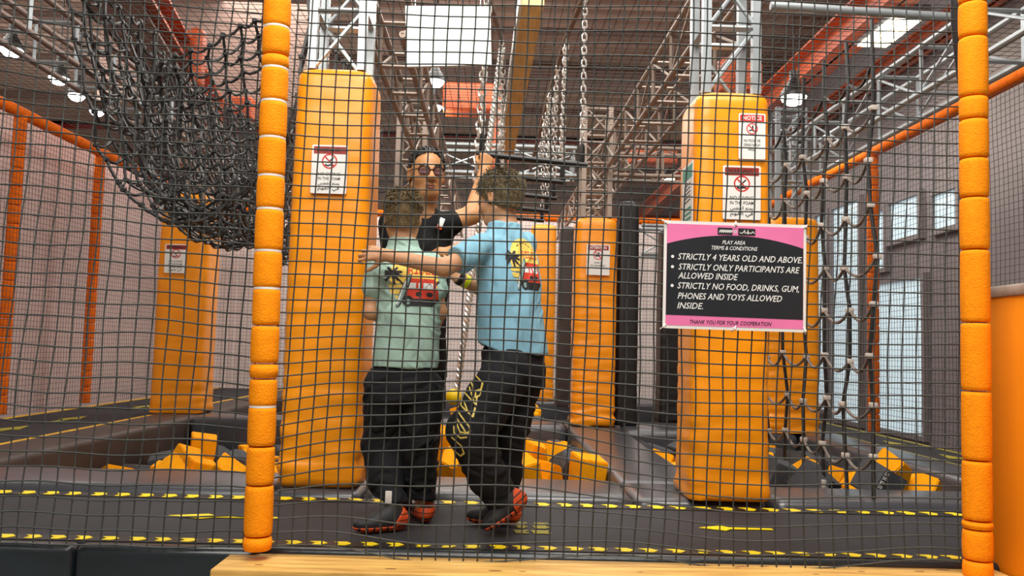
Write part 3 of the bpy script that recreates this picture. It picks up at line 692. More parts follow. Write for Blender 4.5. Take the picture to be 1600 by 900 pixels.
# the rules sign tied to the front net
cs_ = [at(1040, 345, 3.165), at(1261, 351, 3.165), at(1258, 520, 3.165), at(1033, 512, 3.165)]
SC = sum(cs_, Vector()) / 4; W_ = ((cs_[1] - cs_[0]).length + (cs_[2] - cs_[3]).length) / 2; H_ = ((cs_[3] - cs_[0]).length + (cs_[2] - cs_[1]).length) / 2
rs_ = thing('rules_sign', 'pink and black rules sign with white lettering tied to the front net', 'sign', SC, rot=(PI / 2, .004, 0))
U_ = lambda u: (u - .5) * W_
V_ = lambda v: (.5 - v) * H_
MB().prism(rrect(W_, H_, .006), -.003, .0).build('sign_board', M['paper'], rs_, smooth=False)
MB().prism(rrect(W_ - .022, H_ - .024, .003), 0, .0008).build('pink_field', M['pink'], rs_, smooth=False)
arch = [(U_(.021), V_(.876)), (U_(.979), V_(.885))]
for k in range(17):
    u = .979 - .958 * k / 16; arch.append((U_(u), V_(.122 + .098 * ((u - .49) / .48) ** 2)))
MB().prism(arch, .0008, .0014).build('black_field', M['signblack'], rs_, smooth=False)
KW = dict(shear=.28, bold=.006)
text(rs_, 'PLAY AREA', .021, U_(.487), V_(.19), .002, M['lettering'], fit=.088, **KW)
text(rs_, 'TERMS & CONDITIONS', .021, U_(.49), V_(.243), .002, M['lettering'], fit=.178, **KW)
for s_, v, wd, bul in (('STRICTLY 4 YEARS OLD AND ABOVE.', .335, .872, 1), ('STRICTLY ONLY PARTICIPANTS ARE', .43, .85, 1), ('ALLOWED INSIDE', .512, .42, 0), ('STRICTLY NO FOOD, DRINKS, GUM,', .605, .85, 1), ('PHONES AND TOYS ALLOWED', .7, .73, 0), ('INSIDE.', .79, .18, 0)):
    text(rs_, s_, .034, U_(.098 + wd / 2), V_(v), .002, M['lettering'], fit=wd * W_, **KW)
    if bul: MB().prism([(U_(.062) + .006 * math.cos(k * PI / 6), V_(v) + .006 * math.sin(k * PI / 6)) for k in range(12)], .0014, .002).build('bullet', M['lettering'], rs_, smooth=False)
text(rs_, 'THANK YOU FOR YOUR COOPERATION', .021, U_(.47), V_(.935), .0014, M['ink'], fit=W_ * .57, **KW)
b = MB(); b.prism([(U_(.375), V_(.05)), (U_(.48), V_(.051)), (U_(.48), V_(.118)), (U_(.375), V_(.117))], .0008, .0014); b.prism([(U_(.52), V_(.051)), (U_(.64), V_(.053)), (U_(.64), V_(.12)), (U_(.52), V_(.119))], .0008, .0014)
b.build('badge', M['ink'], rs_, smooth=False)
b = MB()
for k in range(6):
    x = U_(.386) + k * .0085
    stroke(b, [(x, V_(.098)), (x + .004, V_(.07)), (x + .0065, V_(.098)), (x + .009, V_(.07))], .0022, .0014, .0019)
stroke(b, [(U_(.532), V_(.09)), (U_(.54), V_(.1)), (U_(.556), V_(.09)), (U_(.565), V_(.066)), (U_(.566), V_(.095)), (U_(.582), V_(.096)), (U_(.59), V_(.062)), (U_(.588), V_(.105)), (U_(.6), V_(.09)), (U_(.612), V_(.098)), (U_(.622), V_(.078)), (U_(.634), V_(.098))], .0026, .0014, .0019)
for k in range(6): stroke(b, [(U_(.5), V_(.085)), (U_(.5) + .007 * math.cos(k * PI / 3 + .4), V_(.085) + .007 * math.sin(k * PI / 3 + .4))], .0028, .0009, .0015)
b.build('badge_marks', M['lettering'], rs_, smooth=False)
for (x, y, a) in ((-.5, .5, 2.4), (0, .5, 1.2), (.5, .5, .6), (-.5, -.5, 3.9), (0, -.5, 4.2), (.5, -.5, 5.2)):
    b = MB(); x_, y_ = x * W_ * .985, y * H_ * .97
    b.tube([(x_ - .012 * math.cos(a), y_ - .012 * math.sin(a), .002), (x_, y_, .005), (x_ + .014 * math.cos(a), y_ + .014 * math.sin(a), -.012)], .0026, 6)
    b.rbox((x_ - .005, y_ - .005, .001), (x_ + .005, y_ + .005, .008), .001, 1); b.build('cable_tie', M['tie'], rs_)

# ------------------------------------------------------------------ foam cubes in the pits
def cube_proto(k, m):
    random.seed(20 + k); bm = bmesh.new(); bmesh.ops.create_cube(bm, size=.21)
    for v in bm.verts: v.co += Vector([random.uniform(-.012, .012) for _ in range(3)])
    if k:       # a corner or two crushed away
        for i in range(k):
            d_ = Vector((random.choice((-1, 1)), random.choice((-1, 1)), random.uniform(.3, 1))).normalized()
            bmesh.ops.bisect_plane(bm, geom=bm.verts[:] + bm.edges[:] + bm.faces[:], plane_co=d_ * .115, plane_no=d_, clear_outer=True)
            bmesh.ops.holes_fill(bm, edges=[e for e in bm.edges if e.is_boundary])
    bmesh.ops.bevel(bm, geom=bm.edges[:], offset=.008, segments=2, affect='EDGES', clamp_overlap=True)
    me = bpy.data.meshes.new('foam_cube'); bm.to_mesh(me); bm.free(); me.materials.append(m)
    me.polygons.foreach_set('use_smooth', [True] * len(me.polygons)); me.set_sharp_from_angle(angle=.5); return me
PROTO = {c: [cube_proto(k, M[c]) for k in range(3)] for c in ('cubeo', 'cubeg')}
random.seed(11)
BOXES = []
def obb(loc, rot, h): m = np.array(Euler(rot).to_matrix()); return np.array(loc, float), m, h
def hits(A, B):
    d = B[0] - A[0]
    if d @ d > 3 * (A[2] + B[2]) ** 2: return False
    ax = list(A[1].T) + list(B[1].T)
    for u in list(A[1].T):
        for v in list(B[1].T):
            k = np.cross(u, v)
            if k @ k > 1e-4: ax.append(k / np.linalg.norm(k))
    return all(abs(d @ k) < A[2] * np.abs(k @ A[1]).sum() + B[2] * np.abs(k @ B[1]).sum() for k in ax)
def clash(loc, rot, h): q = obb(loc, rot, h); return any(hits(q, o) for o in BOXES)
def put_cube(col, loc, rot, label, group=None, sc=1, k=None):
    o = bpy.data.objects.new('foam_cube', PROTO[col][random.randrange(3) if k is None else k]); C.objects.link(o)
    o.location = loc; o.rotation_euler = rot; o.scale = (sc, sc, sc); BOXES.append(obb(loc, rot, .101 * sc)); return tag(o, label, 'foam cube', group)
def fill(pit, x0, x1, y0, y1, zf, step=.25, po=.5):
    ny = int((y1 - y0) / step); nx = int((x1 - x0) / step)
    for j in range(ny):
        for i in range(nx):
            x = x0 + (i + .5) * (x1 - x0) / nx; y = y0 + (j + .5) * (y1 - y0) / ny
            c = 'cubeo' if random.random() < po else 'cubeg'
            for tr_ in range(26):
                k = 1 - tr_ / 34
                loc = (x + random.uniform(-.06, .06), y + random.uniform(-.06, .06), zf(x, y) + random.uniform(-.03, .06) * k - .035 * tr_ / 26); rot = (random.uniform(-.4, .4) * k, random.uniform(-.4, .4) * k, random.uniform(-.8, .8) * k); sc = random.uniform(.85, 1.03)
                if not clash(loc, rot, .101 * sc):
                    put_cube(c, loc, rot, '%s foam cube among the loose cubes filling the %s foam pit' % ('orange' if c == 'cubeo' else 'dark grey', pit), '%s cubes in the %s foam pit' % ('orange' if c == 'cubeo' else 'grey', pit), sc); break
random.seed(5)
HERO = [('right', 'cubeo', 1393, 738, 5.35, (.5, .45, .5), 'large tilted orange foam cube topmost in the right foam pit', 1),
        ('right', 'cubeo', 1440, 768, 5.2, (.2, .5, .8), 'orange foam cube at the right end of the right foam pit, on the rim', 2),
        ('right', 'cubeo', 1335, 772, 5.15, (.5, -.2, .3), 'orange wedge of a foam cube left of the lettered grey one', 2),
        ('right', 'cubeo', 1262, 748, 5.6, (.3, -.4, .4), 'orange foam cube just right of the tall right column', 1),
        ('right', 'cubeg', 1272, 757, 5.2, (.6, .2, .8), 'grey foam cube standing on its corner in the right foam pit', 0),
        ('right', 'cubeg', 1215, 745, 5.4, (.2, .3, .2), 'grey foam cube tucked behind the tall right column', 0),
        ('right', 'cubeg', 1235, 728, 6.1, (.1, .3, .9), 'grey foam cube under the ends of the rope climbing net', 1),
        ('middle', 'cubeo', 830, 712, 5.9, (.3, .2, .7), 'orange foam cube topmost in the middle foam pit, beside the boy in blue', 1),
        ('middle', 'cubeo', 862, 716, 5.8, (-.3, .3, .2), 'orange foam cube second from the top of the middle foam pit heap', 2),
        ('middle', 'cubeo', 815, 742, 5.45, (.2, -.3, .4), 'orange foam cube at the near rim of the middle foam pit, beside the boy', 0),
        ('middle', 'cubeo', 852, 745, 5.4, (.15, .2, .9), 'orange foam cube at the near rim of the middle foam pit, centre of the heap', 1),
        ('middle', 'cubeo', 918, 738, 5.5, (.1, .1, .2), 'orange foam cube lying against the dividing pad in the middle foam pit', 0),
        ('middle', 'cubeg', 888, 728, 5.7, (.5, .3, .4), 'grey foam cube between the orange ones in the middle foam pit', 2),
        ('middle', 'cubeo', 690, 692, 6.2, (.4, .5, .3), 'orange foam cube showing between the legs of the two boys, upper', 1),
        ('middle', 'cubeo', 712, 730, 5.6, (.3, -.4, .6), 'orange foam cube showing between the legs of the two boys, lower', 2),
        ('left', 'cubeo', 317, 700, 7.0, (.1, .1, .35), 'orange foam cube standing topmost in the left foam pit', 0),
        ('left', 'cubeo', 292, 722, 6.6, (.5, .3, .9), 'orange foam cube leaning below the topmost one in the left foam pit', 1),
        ('left', 'cubeo', 268, 742, 6.1, (.35, -.5, .3), 'orange foam cube at the near rim of the left foam pit', 2),
        ('left', 'cubeo', 312, 741, 6.1, (.1, .2, .6), 'orange foam cube at the near rim of the left foam pit, middle one', 0),
        ('left', 'cubeo', 352, 742, 6.1, (.5, .6, .2), 'orange foam cube tipped on edge beside the left foam post', 1),
        ('left', 'cubeg', 325, 718, 6.6, (.4, .4, .5), 'grey foam cube in front of the topmost orange one in the left foam pit', 0),
        ('left', 'cubeg', 366, 728, 6.5, (.3, .2, .8), 'grey foam cube beside the left foam post', 2)]
lq = at(1372, 754, 5.12); lc = put_cube('cubeg', lq, (.25, .42, .35), 'dark grey foam cube with a row of white letters along its edge', None, .95, 0)
lb_ = MB()
for k in range(6):
    x = -.085 + k * .03
    for s_ in ((0, 0, .006, .03), (.012, 0, .018, .03), (.006, .012 * (k % 3), .012, .006 + .012 * (k % 3)), (.0, .024, .018, .03))[: 3 + k % 2]: lb_.box((x + s_[0], -.1175, -.095 + s_[1]), (x + s_[2], -.1145, -.095 + s_[3]))
lb_.v = [(q[2] * 1.0, q[1], q[0]) for q in lb_.v]
lo_ = lb_.build('lettering', M['lettering'], smooth=False); lo_.parent = lc
for pit, c_, x_, y_, Y_, r_, lab, k_ in HERO:
    for tr_ in range(60):       # slide back and settle until it rests clear of its neighbours
        lc_ = at(x_, y_, Y_ + .02 * tr_)
        if not clash(lc_, r_, .096): break
    put_cube(c_, lc_, r_, lab, None, .95, k_)
    if lc_.z > .62: # the cube it rests on
        for tr_ in range(40):
            q = (lc_.x + random.uniform(-.05, .05), lc_.y + random.uniform(-.02, .1), lc_.z - .2 - .004 * tr_)
            if not clash(q, (0, 0, r_[2]), .101): put_cube('cubeg', q, (0, 0, r_[2]), 'dark grey foam cube among the loose cubes filling the %s foam pit' % pit, 'grey cubes in the %s foam pit' % pit); break
fill('left', -2.95, -1.2, 6.3, 8.25, lambda x, y: .25)
fill('middle', -.6, .7, 5.5, 8.25, lambda x, y: .41, po=.55)
fill('right', 1.32, 2.95, 5.2, 7.9, lambda x, y: .41, po=.42)
fill('far', -.6, .7, 9.5, 11.8, lambda x, y: .47, step=.4)

# ------------------------------------------------------------------ people
from mathutils.bvhtree import BVHTree
rg0 = np.random.default_rng(2)
class Vol:
    """a sampled distance field: limbs are blended into it, then skinned as one continuous surface"""
    def __init__(s, lo, hi, h):
        s.lo = np.array(lo, float); s.h = h; s.n = np.ceil((np.array(hi) - s.lo) / h).astype(int) + 1
        s.G = np.full(s.n, .08, np.float32)
    def _sl(s, lo, hi):
        a = np.clip(np.floor((np.array(lo) - s.lo) / s.h).astype(int), 0, s.n - 1); b = np.clip(np.ceil((np.array(hi) - s.lo) / s.h).astype(int) + 1, 1, s.n)
        b = np.maximum(b, a + 1)
        ax = [s.lo[i] + s.h * np.arange(a[i], b[i]) for i in range(3)]
        return tuple(slice(a[i], b[i]) for i in range(3)), np.meshgrid(*ax, indexing='ij')
    def put(s, sl, d, k, sub=False):
        g = s.G[sl]; d = d.astype(np.float32)
        if sub:
            h = np.clip(.5 - .5 * (g + d) / k, 0, 1); s.G[sl] = g * (1 - h) - d * h + k * h * (1 - h)
        else:
            h = np.clip(.5 + .5 * (g - d) / k, 0, 1); s.G[sl] = g * (1 - h) + d * h - k * h * (1 - h)
    def cap(s, a, b, ra, rb=None, k=.012, sub=False):
        a, b = np.array(a, float), np.array(b, float); rb = ra if rb is None else rb; m = max(ra, rb) + .05
        sl, (X, Y, Z) = s._sl(np.minimum(a, b) - m, np.maximum(a, b) + m)
        ab = b - a; L2 = max(ab @ ab, 1e-9); t = np.clip(((X - a[0]) * ab[0] + (Y - a[1]) * ab[1] + (Z - a[2]) * ab[2]) / L2, 0, 1)
        d = np.sqrt((X - a[0] - t * ab[0]) ** 2 + (Y - a[1] - t * ab[1]) ** 2 + (Z - a[2] - t * ab[2]) ** 2) - (ra + (rb - ra) * t)
        s.put(sl, d, k, sub); return s
    def chain(s, pts, rs, k=.012):
        for i in range(len(pts) - 1): s.cap(pts[i], pts[i + 1], rs[i], rs[i + 1], k)
        return s
    def ell(s, c, r, R=None, k=.012, sub=False):
        c, r = np.array(c, float), np.array(r, float); m = max(r) + .05
        sl, (X, Y, Z) = s._sl(c - m, c + m); P = np.stack([X - c[0], Y - c[1], Z - c[2]], -1)
        if R is not None: P = P @ np.array(R)
        k0 = np.linalg.norm(P / r, axis=-1); k1 = np.linalg.norm(P / r ** 2, axis=-1) + 1e-6
        s.put(sl, k0 * (k0 - 1) / k1, k, sub); return s
    def ztube(s, rows, k=.012):
        """rows: (z, cx, cy, rx, ry, heading) from the foot up; flat cut at both ends"""
        A = np.array(rows, float); z0, z1 = A[0, 0], A[-1, 0]; m = .05
        lo = [min(A[:, 1] - A[:, 3:5].max(1)) - m, min(A[:, 2] - A[:, 3:5].max(1)) - m, z0 - m]; hi = [max(A[:, 1] + A[:, 3:5].max(1)) + m, max(A[:, 2] + A[:, 3:5].max(1)) + m, z1 + m]
        sl, (X, Y, Z) = s._sl(lo, hi); zz = Z[0, 0, :]
        f = lambda j: np.interp(zz, A[:, 0], A[:, j])[None, None, :]
        cx, cy, rx, ry, hd = f(1), f(2), f(3), f(4), f(5); dx, dy = X - cx, Y - cy
        u, v = dx * np.cos(hd) + dy * np.sin(hd), -dx * np.sin(hd) + dy * np.cos(hd)
        q = np.power(np.abs(u / rx) ** 2.3 + np.abs(v / ry) ** 2.3, 1 / 2.3)
        d = (q - 1) * np.minimum(rx, ry); d = np.maximum(d, np.maximum(Z - z1, z0 - Z)); s.put(sl, d, k); return s
    def cut(s, p, n):
        p, n = np.array(p, float), np.array(n, float) / np.linalg.norm(n)
        sl, (X, Y, Z) = s._sl(s.lo, s.lo + s.h * s.n); s.G = np.maximum(s.G, ((X - p[0]) * n[0] + (Y - p[1]) * n[1] + (Z - p[2]) * n[2]).astype(np.float32)); return s
    def mesh(s, name, disp=None, matf=None, mats=None, smooth=2):
        G = s.G; G[0] = G[-1] = .05; G[:, 0] = G[:, -1] = .05; G[:, :, 0] = G[:, :, -1] = .05
        ins = G < 0; nx, ny, nz = np.array(G.shape) - 1
        cor = {(a, b, c): (slice(a, a + nx), slice(b, b + ny), slice(c, c + nz)) for a in (0, 1) for b in (0, 1) for c in (0, 1)}
        tot = sum(ins[q].astype(np.int8) for q in cor.values()); mask = (tot > 0) & (tot < 8)
        idx = np.full(mask.shape, -1, np.int64); I = np.argwhere(mask); idx[mask] = np.arange(len(I))
        val = {k_: G[q][mask] for k_, q in cor.items()}
        P = np.zeros((len(I), 3)); n = np.zeros(len(I))
        for a in cor:
            for ax in range(3):
                if a[ax] == 0:
                    b = list(a); b[ax] = 1; v0, v1 = val[a], val[tuple(b)]; e = (v0 < 0) != (v1 < 0)
                    t = np.where(e, v0 / np.where(e, v0 - v1, 1), 0); q = np.array(a, float)[None] + np.zeros((len(I), 1)); q[:, ax] += t
                    P[e] += q[e]; n[e] += 1
        V = s.lo + s.h * (I + P / n[:, None]); F = []
        for ax in range(3):
            b1, b2 = (ax + 1) % 3, (ax + 2) % 3
            sh = [slice(1, -1)] * 3; sh[ax] = slice(0, -1); sh2 = list(sh); sh2[ax] = slice(1, None)
            A, B = ins[tuple(sh)], ins[tuple(sh2)]; E = np.argwhere(A != B); fl = A[A != B]
            base = E.copy(); base[:, b1] += 1; base[:, b2] += 1
            def ci(d1, d2):
                c = base.copy(); c[:, b1] += d1; c[:, b2] += d2; return idx[c[:, 0], c[:, 1], c[:, 2]]
            q = np.stack([ci(-1, -1), ci(0, -1), ci(0, 0), ci(-1, 0)], 1); q[~fl] = q[~fl][:, ::-1]; F.append(q)
        F = np.concatenate(F); F = F[(F >= 0).all(1)]
        ed = np.concatenate([F[:, [0, 1]], F[:, [1, 2]], F[:, [2, 3]], F[:, [3, 0]]])
        for _ in range(smooth):
            acc = np.zeros_like(V); cnt = np.zeros(len(V))
            for a, b in ((0, 1), (1, 0)):
                for c in range(3): acc[:, c] += np.bincount(ed[:, a], V[ed[:, b], c], len(V))
                cnt += np.bincount(ed[:, a], minlength=len(V))
            V = V * .5 + acc / np.maximum(cnt, 1)[:, None] * .5
        if disp is not None:
            d1, d2 = V[F[:, 2]] - V[F[:, 0]], V[F[:, 3]] - V[F[:, 1]]; fn = np.cross(d1, d2); N = np.zeros_like(V)
            for c in range(4):
                for a in range(3): N[:, a] += np.bincount(F[:, c], fn[:, a], len(V))
            N /= np.linalg.norm(N, axis=1)[:, None] + 1e-9; V = V + N * disp(V, N)[:, None]
        me = bpy.data.meshes.new(name); me.from_pydata(V.tolist(), [], F.tolist())
        for m in mats: me.materials.append(m)
        if matf is not None: me.polygons.foreach_set('material_index', matf(V[F].mean(1)).astype(int))
        me.polygons.foreach_set('use_smooth', [True] * len(F)); me.update(); return me
def folds(seed, amp, freq=26, dirz=.5):
    rg = np.random.default_rng(seed); K = rg.normal(0, 1, (7, 3)); K[:, 2] *= 1 + dirz; K *= freq / np.linalg.norm(K, axis=1)[:, None] * rg.uniform(.4, 1.5, (7, 1)); ph = rg.uniform(0, 6, 7)
    def f(V, N):
        w_ = V + .02 * np.sin(V[:, [1, 2, 0]] * 21 + 1); a = 0
        for i in range(7): a = a + ((1 + np.cos(w_ @ K[i] + ph[i])) / 2) ** 2 * .6 * (1 if i % 2 else -.45)
        q = V + .015 * np.sin(V[:, [2, 0, 1]] * 33 + 2); d = 0
        for i in range(5): d = d + np.maximum(0, np.sin(q @ K[i] * 2.3 + ph[i + 1]) + .9 * np.sin(q @ K[i + 2] * .7 + ph[i]) - .9) ** 1.5 * (1 if i % 2 else -1)
        return amp * (a * .6 + .12 + d * .45)
    return f
def V3(*a): return np.array(a, float)
def A3(px_, py_, Y): return np.array(at(px_, py_, Y))
def unit(v): v = np.array(v, float); return v / np.linalg.norm(v)
def hand(vol, wrist, fdir, back, size=1, curls=((20, 25, 15),) * 4, thumb=1, spread=6, tang=(48, 12)):
    """back: normal of the back of the hand; thumb: +1 if it leaves on the side fdir x back"""
    f = unit(fdir); b = unit(np.array(back) - f * np.dot(back, f)); s_ = np.cross(f, b) * thumb
    P = lambda a, l, n_: wrist + (f * a + s_ * l + b * n_) * size
    mcp = [P(.085, .030, .002), P(.088, .010, .004), P(.083, -.010, .003), P(.075, -.028, 0)]
    w4 = [P(.012, .014, 0), P(.01, .005, 0), P(.01, -.006, 0), P(.012, -.015, 0)]
    for i in range(4): vol.cap(w4[i], mcp[i], .0135 * size, .0118 * size, .012 * size)
    vol.cap(P(.02, .012, -.003), P(.062, .012, -.004), .014 * size, .012 * size, .012); vol.cap(P(.02, -.012, -.004), P(.055, -.015, -.004), .013 * size, .012 * size, .012)
    Ls = [(.042, .025, .02), (.046, .029, .021), (.043, .027, .02), (.034, .02, .018)]
    for i in range(4):
        a = 0; p = mcp[i]; sp = math.radians((1.5 - i) * spread); fd = f * math.cos(sp) + s_ * math.sin(sp); r = .0092 * size * (1, 1.03, .98, .88)[i]
        for j in range(3):
            a += math.radians(curls[i][j]); d = fd * math.cos(a) - b * math.sin(a); q = p + d * Ls[i][j] * size
            vol.cap(p, q, r, r * .92, .003); p = q; r *= .92
    a0 = math.radians(tang[0]); t0 = P(.024, .02, -.006); d = f * math.cos(a0) + s_ * math.sin(a0) - b * .35; d = unit(d); t1 = t0 + d * .04 * size
    a1 = math.radians(tang[1]); d2 = unit(f * math.cos(a1) + s_ * math.sin(a1) - b * .45); t2 = t1 + d2 * .032 * size; t3 = t2 + unit(d2 + f * .2) * .024 * size
    vol.cap(t0, t1, .0135 * size, .0115 * size, .008); vol.cap(t1, t2, .0108 * size, .0098 * size, .003); vol.cap(t2, t3, .0098 * size, .008 * size, .003)
def headframe(fwd, tilt=0, roll=0):
    f = unit(fwd); r = unit(np.cross(f, (0, 0, 1))); u = np.cross(r, f)
    f2 = f * math.cos(tilt) + u * math.sin(tilt); u = u * math.cos(tilt) - f * math.sin(tilt)
    r2 = r * math.cos(roll) + u * math.sin(roll); u = u * math.cos(roll) - r * math.sin(roll)
    return np.stack([r2, f2, u], 1)      # columns: right, forward, up
def head(vol, c, R, s=1):
    """c: centre of the skull; R: head frame; s: 1 for an adult of 23 cm head height"""
    H = lambda x, y, z: c + R @ (np.array((x, y, z)) * s)
    vol.ell(H(0, -.012, .028), np.array((.074, .094, .088)) * s, R, .01)
    vol.ell(H(0, .022, -.03), np.array((.062, .070, .085)) * s, R, .02)
    vol.ell(H(0, .052, -.083), np.array((.036, .034, .03)) * s, R, .03)
    for sg in (-1, 1):
        vol.ell(H(sg * .036, .052, -.028), np.array((.026, .026, .024)) * s, R, .02)      # cheek
        vol.cap(H(sg * .052, -.01, -.05), H(sg * .028, .055, -.088), .018 * s, .014 * s, .02)  # jaw line
        vol.cap(H(sg * .012, .086, .022), H(sg * .045, .07, .02), .009 * s, .008 * s, .012)   # brow
        vol.ell(H(sg * .031, .098, .004), np.array((.017, .014, .011)) * s, R, .012, sub=True)    # socket
        vol.ell(H(sg * .031, .076, .003), np.array((.0125, .0125, .0125)) * s, R, .003)      # eyelid
        for zl, rl in ((.0105, .0052), (-.0055, .0042)): vol.chain([H(sg * .017, .0855, zl * .75), H(sg * .031, .0895, zl), H(sg * .045, .0815, zl * .7)], [rl * s] * 3, .003)
        e = R @ np.stack([unit((.9, .35 * sg, 0)) , unit((-.35 * sg, .9, 0)), (0, 0, 1)], 1)
        vol.ell(H(sg * .077, -.012, -.004), np.array((.009, .020, .032)) * s, R, .008)       # ear
        vol.ell(H(sg * .086, -.008, -.002), np.array((.006, .011, .018)) * s, R, .004, sub=True)
        vol.ell(H(sg * .012, .103, -.031), np.array((.011, .011, .009)) * s, R, .006)         # nostril wing
    vol.cap(H(0, .085, .012), H(0, .107, -.024), .008 * s, .0125 * s, .012)                   # nose
    vol.cap(H(-.017, .086, -.057), H(.017, .086, -.057), .0068 * s, .0068 * s, .006); vol.cap(H(-.014, .085, -.069), H(.014, .085, -.069), .0075 * s, .0075 * s, .006)
    vol.cap(H(-.019, .096, -.063), H(.019, .096, -.063), .0028 * s, .0028 * s, .003, sub=True)
    return H
def hair_part(parent, c, R, s, m, region, base=.008, n=600, ln=(.02, .035), r=.0022, lift=.7, seed=0, strandreg=None, noise=.004):
    """a close shell over the scalp with locks growing from it"""
    rg = np.random.default_rng(seed); v = Vol(c - .19 * s, c + .19 * s, .0036)
    H = lambda x, y, z: c + R @ (np.array((x, y, z)) * s)
    v.ell(H(0, -.012, .028), (np.array((.074, .094, .088)) + base) * s, R, .006); v.ell(H(0, -.03, -.035), (np.array((.062, .058, .072)) + base * .6) * s, R, .02)
    region(v, H, R)
    K = rg.normal(0, 1, (10, 3)) * 190; K[:, 2] *= .18; ph = rg.uniform(0, 6, 10)
    me = v.mesh('hair', lambda V, N: noise * np.mean([np.sin(V @ K[i] + ph[i]) for i in range(10)], 0) * 2, mats=[m], smooth=1)
    o = link('hair', me, parent); bm = bmesh.new(); bm.from_mesh(me); bm.faces.ensure_lookup_table(); b = MB()
    fs = [f for f in bm.faces]; cs_ = np.array([f.calc_center_median()[:] for f in fs]); L_ = ((cs_ - c) @ R) / s
    ok = np.argwhere(strandreg(L_) if strandreg else np.ones(len(L_), bool))[:, 0]; ns = np.array([f.normal[:] for f in fs])
    flow = R @ np.array((0, -.25, -1.0))
    for i in rg.choice(ok, min(n, len(ok)), replace=False):
        p, nn = cs_[i], ns[i]; loc = L_[i]; l = rg.uniform(*ln) * s * (1 if loc[2] > .05 else .55) * (.6 + .6 * math.sin(37 * loc[0] + 3) ** 2)
        tdir = unit(nn * lift + (flow - nn * (flow @ nn)) * (1 - lift) + rg.normal(0, .22, 3)); q = p + tdir * l * .55 + rg.normal(0, .002, 3)
        e = q + unit(tdir + (flow if lift < .5 else 0 * flow) * .4 + rg.normal(0, .2, 3)) * l * .5
        b.tube([p - nn * .003, q, e], [r * s, r * .8 * s, r * .15 * s], 4, cap=False)
    bm.free(); b.build('hair_locks', m, o); return o
def bvh_of(o): me = o.data; return BVHTree.FromPolygons([v.co[:] for v in me.vertices], [p.vertices[:] for p in me.polygons])
def decal(name, parent, bvh, o, ux, uy, n_, W_, H_, step, fn, mats, off=.0018, back=.12):
    """a printed patch laid on a cloth surface: small cells follow the cloth, fn says the ink of each"""
    nu, nv = int(W_ / step), int(H_ / step); ux, uy, n_ = unit(ux), unit(uy), unit(n_); o = np.array(o)
    uu, vv = np.meshgrid((np.arange(nu) + .5) / nu, (np.arange(nv) + .5) / nv, indexing='ij'); ink = fn(uu, vv)
    vid = {}; vs = []; fs = []; mi = []
    def vert(i, j):
        if (i, j) not in vid:
            p = o + ux * (i / nu - .5) * W_ + uy * (j / nv - .5) * H_; h = bvh.ray_cast(Vector(p + n_ * back), Vector(-n_), .4)
            if h[0] is None: vid[i, j] = -1
            else: vid[i, j] = len(vs); vs.append((h[0] + h[1].normalized() * off)[:])
        return vid[i, j]
    for i in range(nu):
        for j in range(nv):
            if ink[i, j] >= 0:
                q = [vert(i, j), vert(i + 1, j), vert(i + 1, j + 1), vert(i, j + 1)]
                if min(q) >= 0: fs.append(q); mi.append(int(ink[i, j]))
    b = MB(); b.v = vs; b.f = fs; b.m = mi
    return b.build(name, mats, parent, ang=3)
PRINT = [mat('print_yellow', S(238, 206, 96), .7, var=.06), mat('print_black', S(34, 36, 38), .7, var=.1), mat('print_red', S(206, 62, 40), .7, var=.08), mat('print_white', S(228, 234, 232), .7, var=.05), mat('print_teal', S(128, 158, 156), .7, var=.1)]
FONT5 = {'R': ('1110', '1001', '1110', '1010', '1001'), 'I': ('111', '010', '010', '010', '111'), 'D': ('1110', '1001', '1001', '1001', '1110'), 'E': ('1111', '1000', '1110', '1000', '1111'), 'S': ('0111', '1000', '0110', '0001', '1110')}
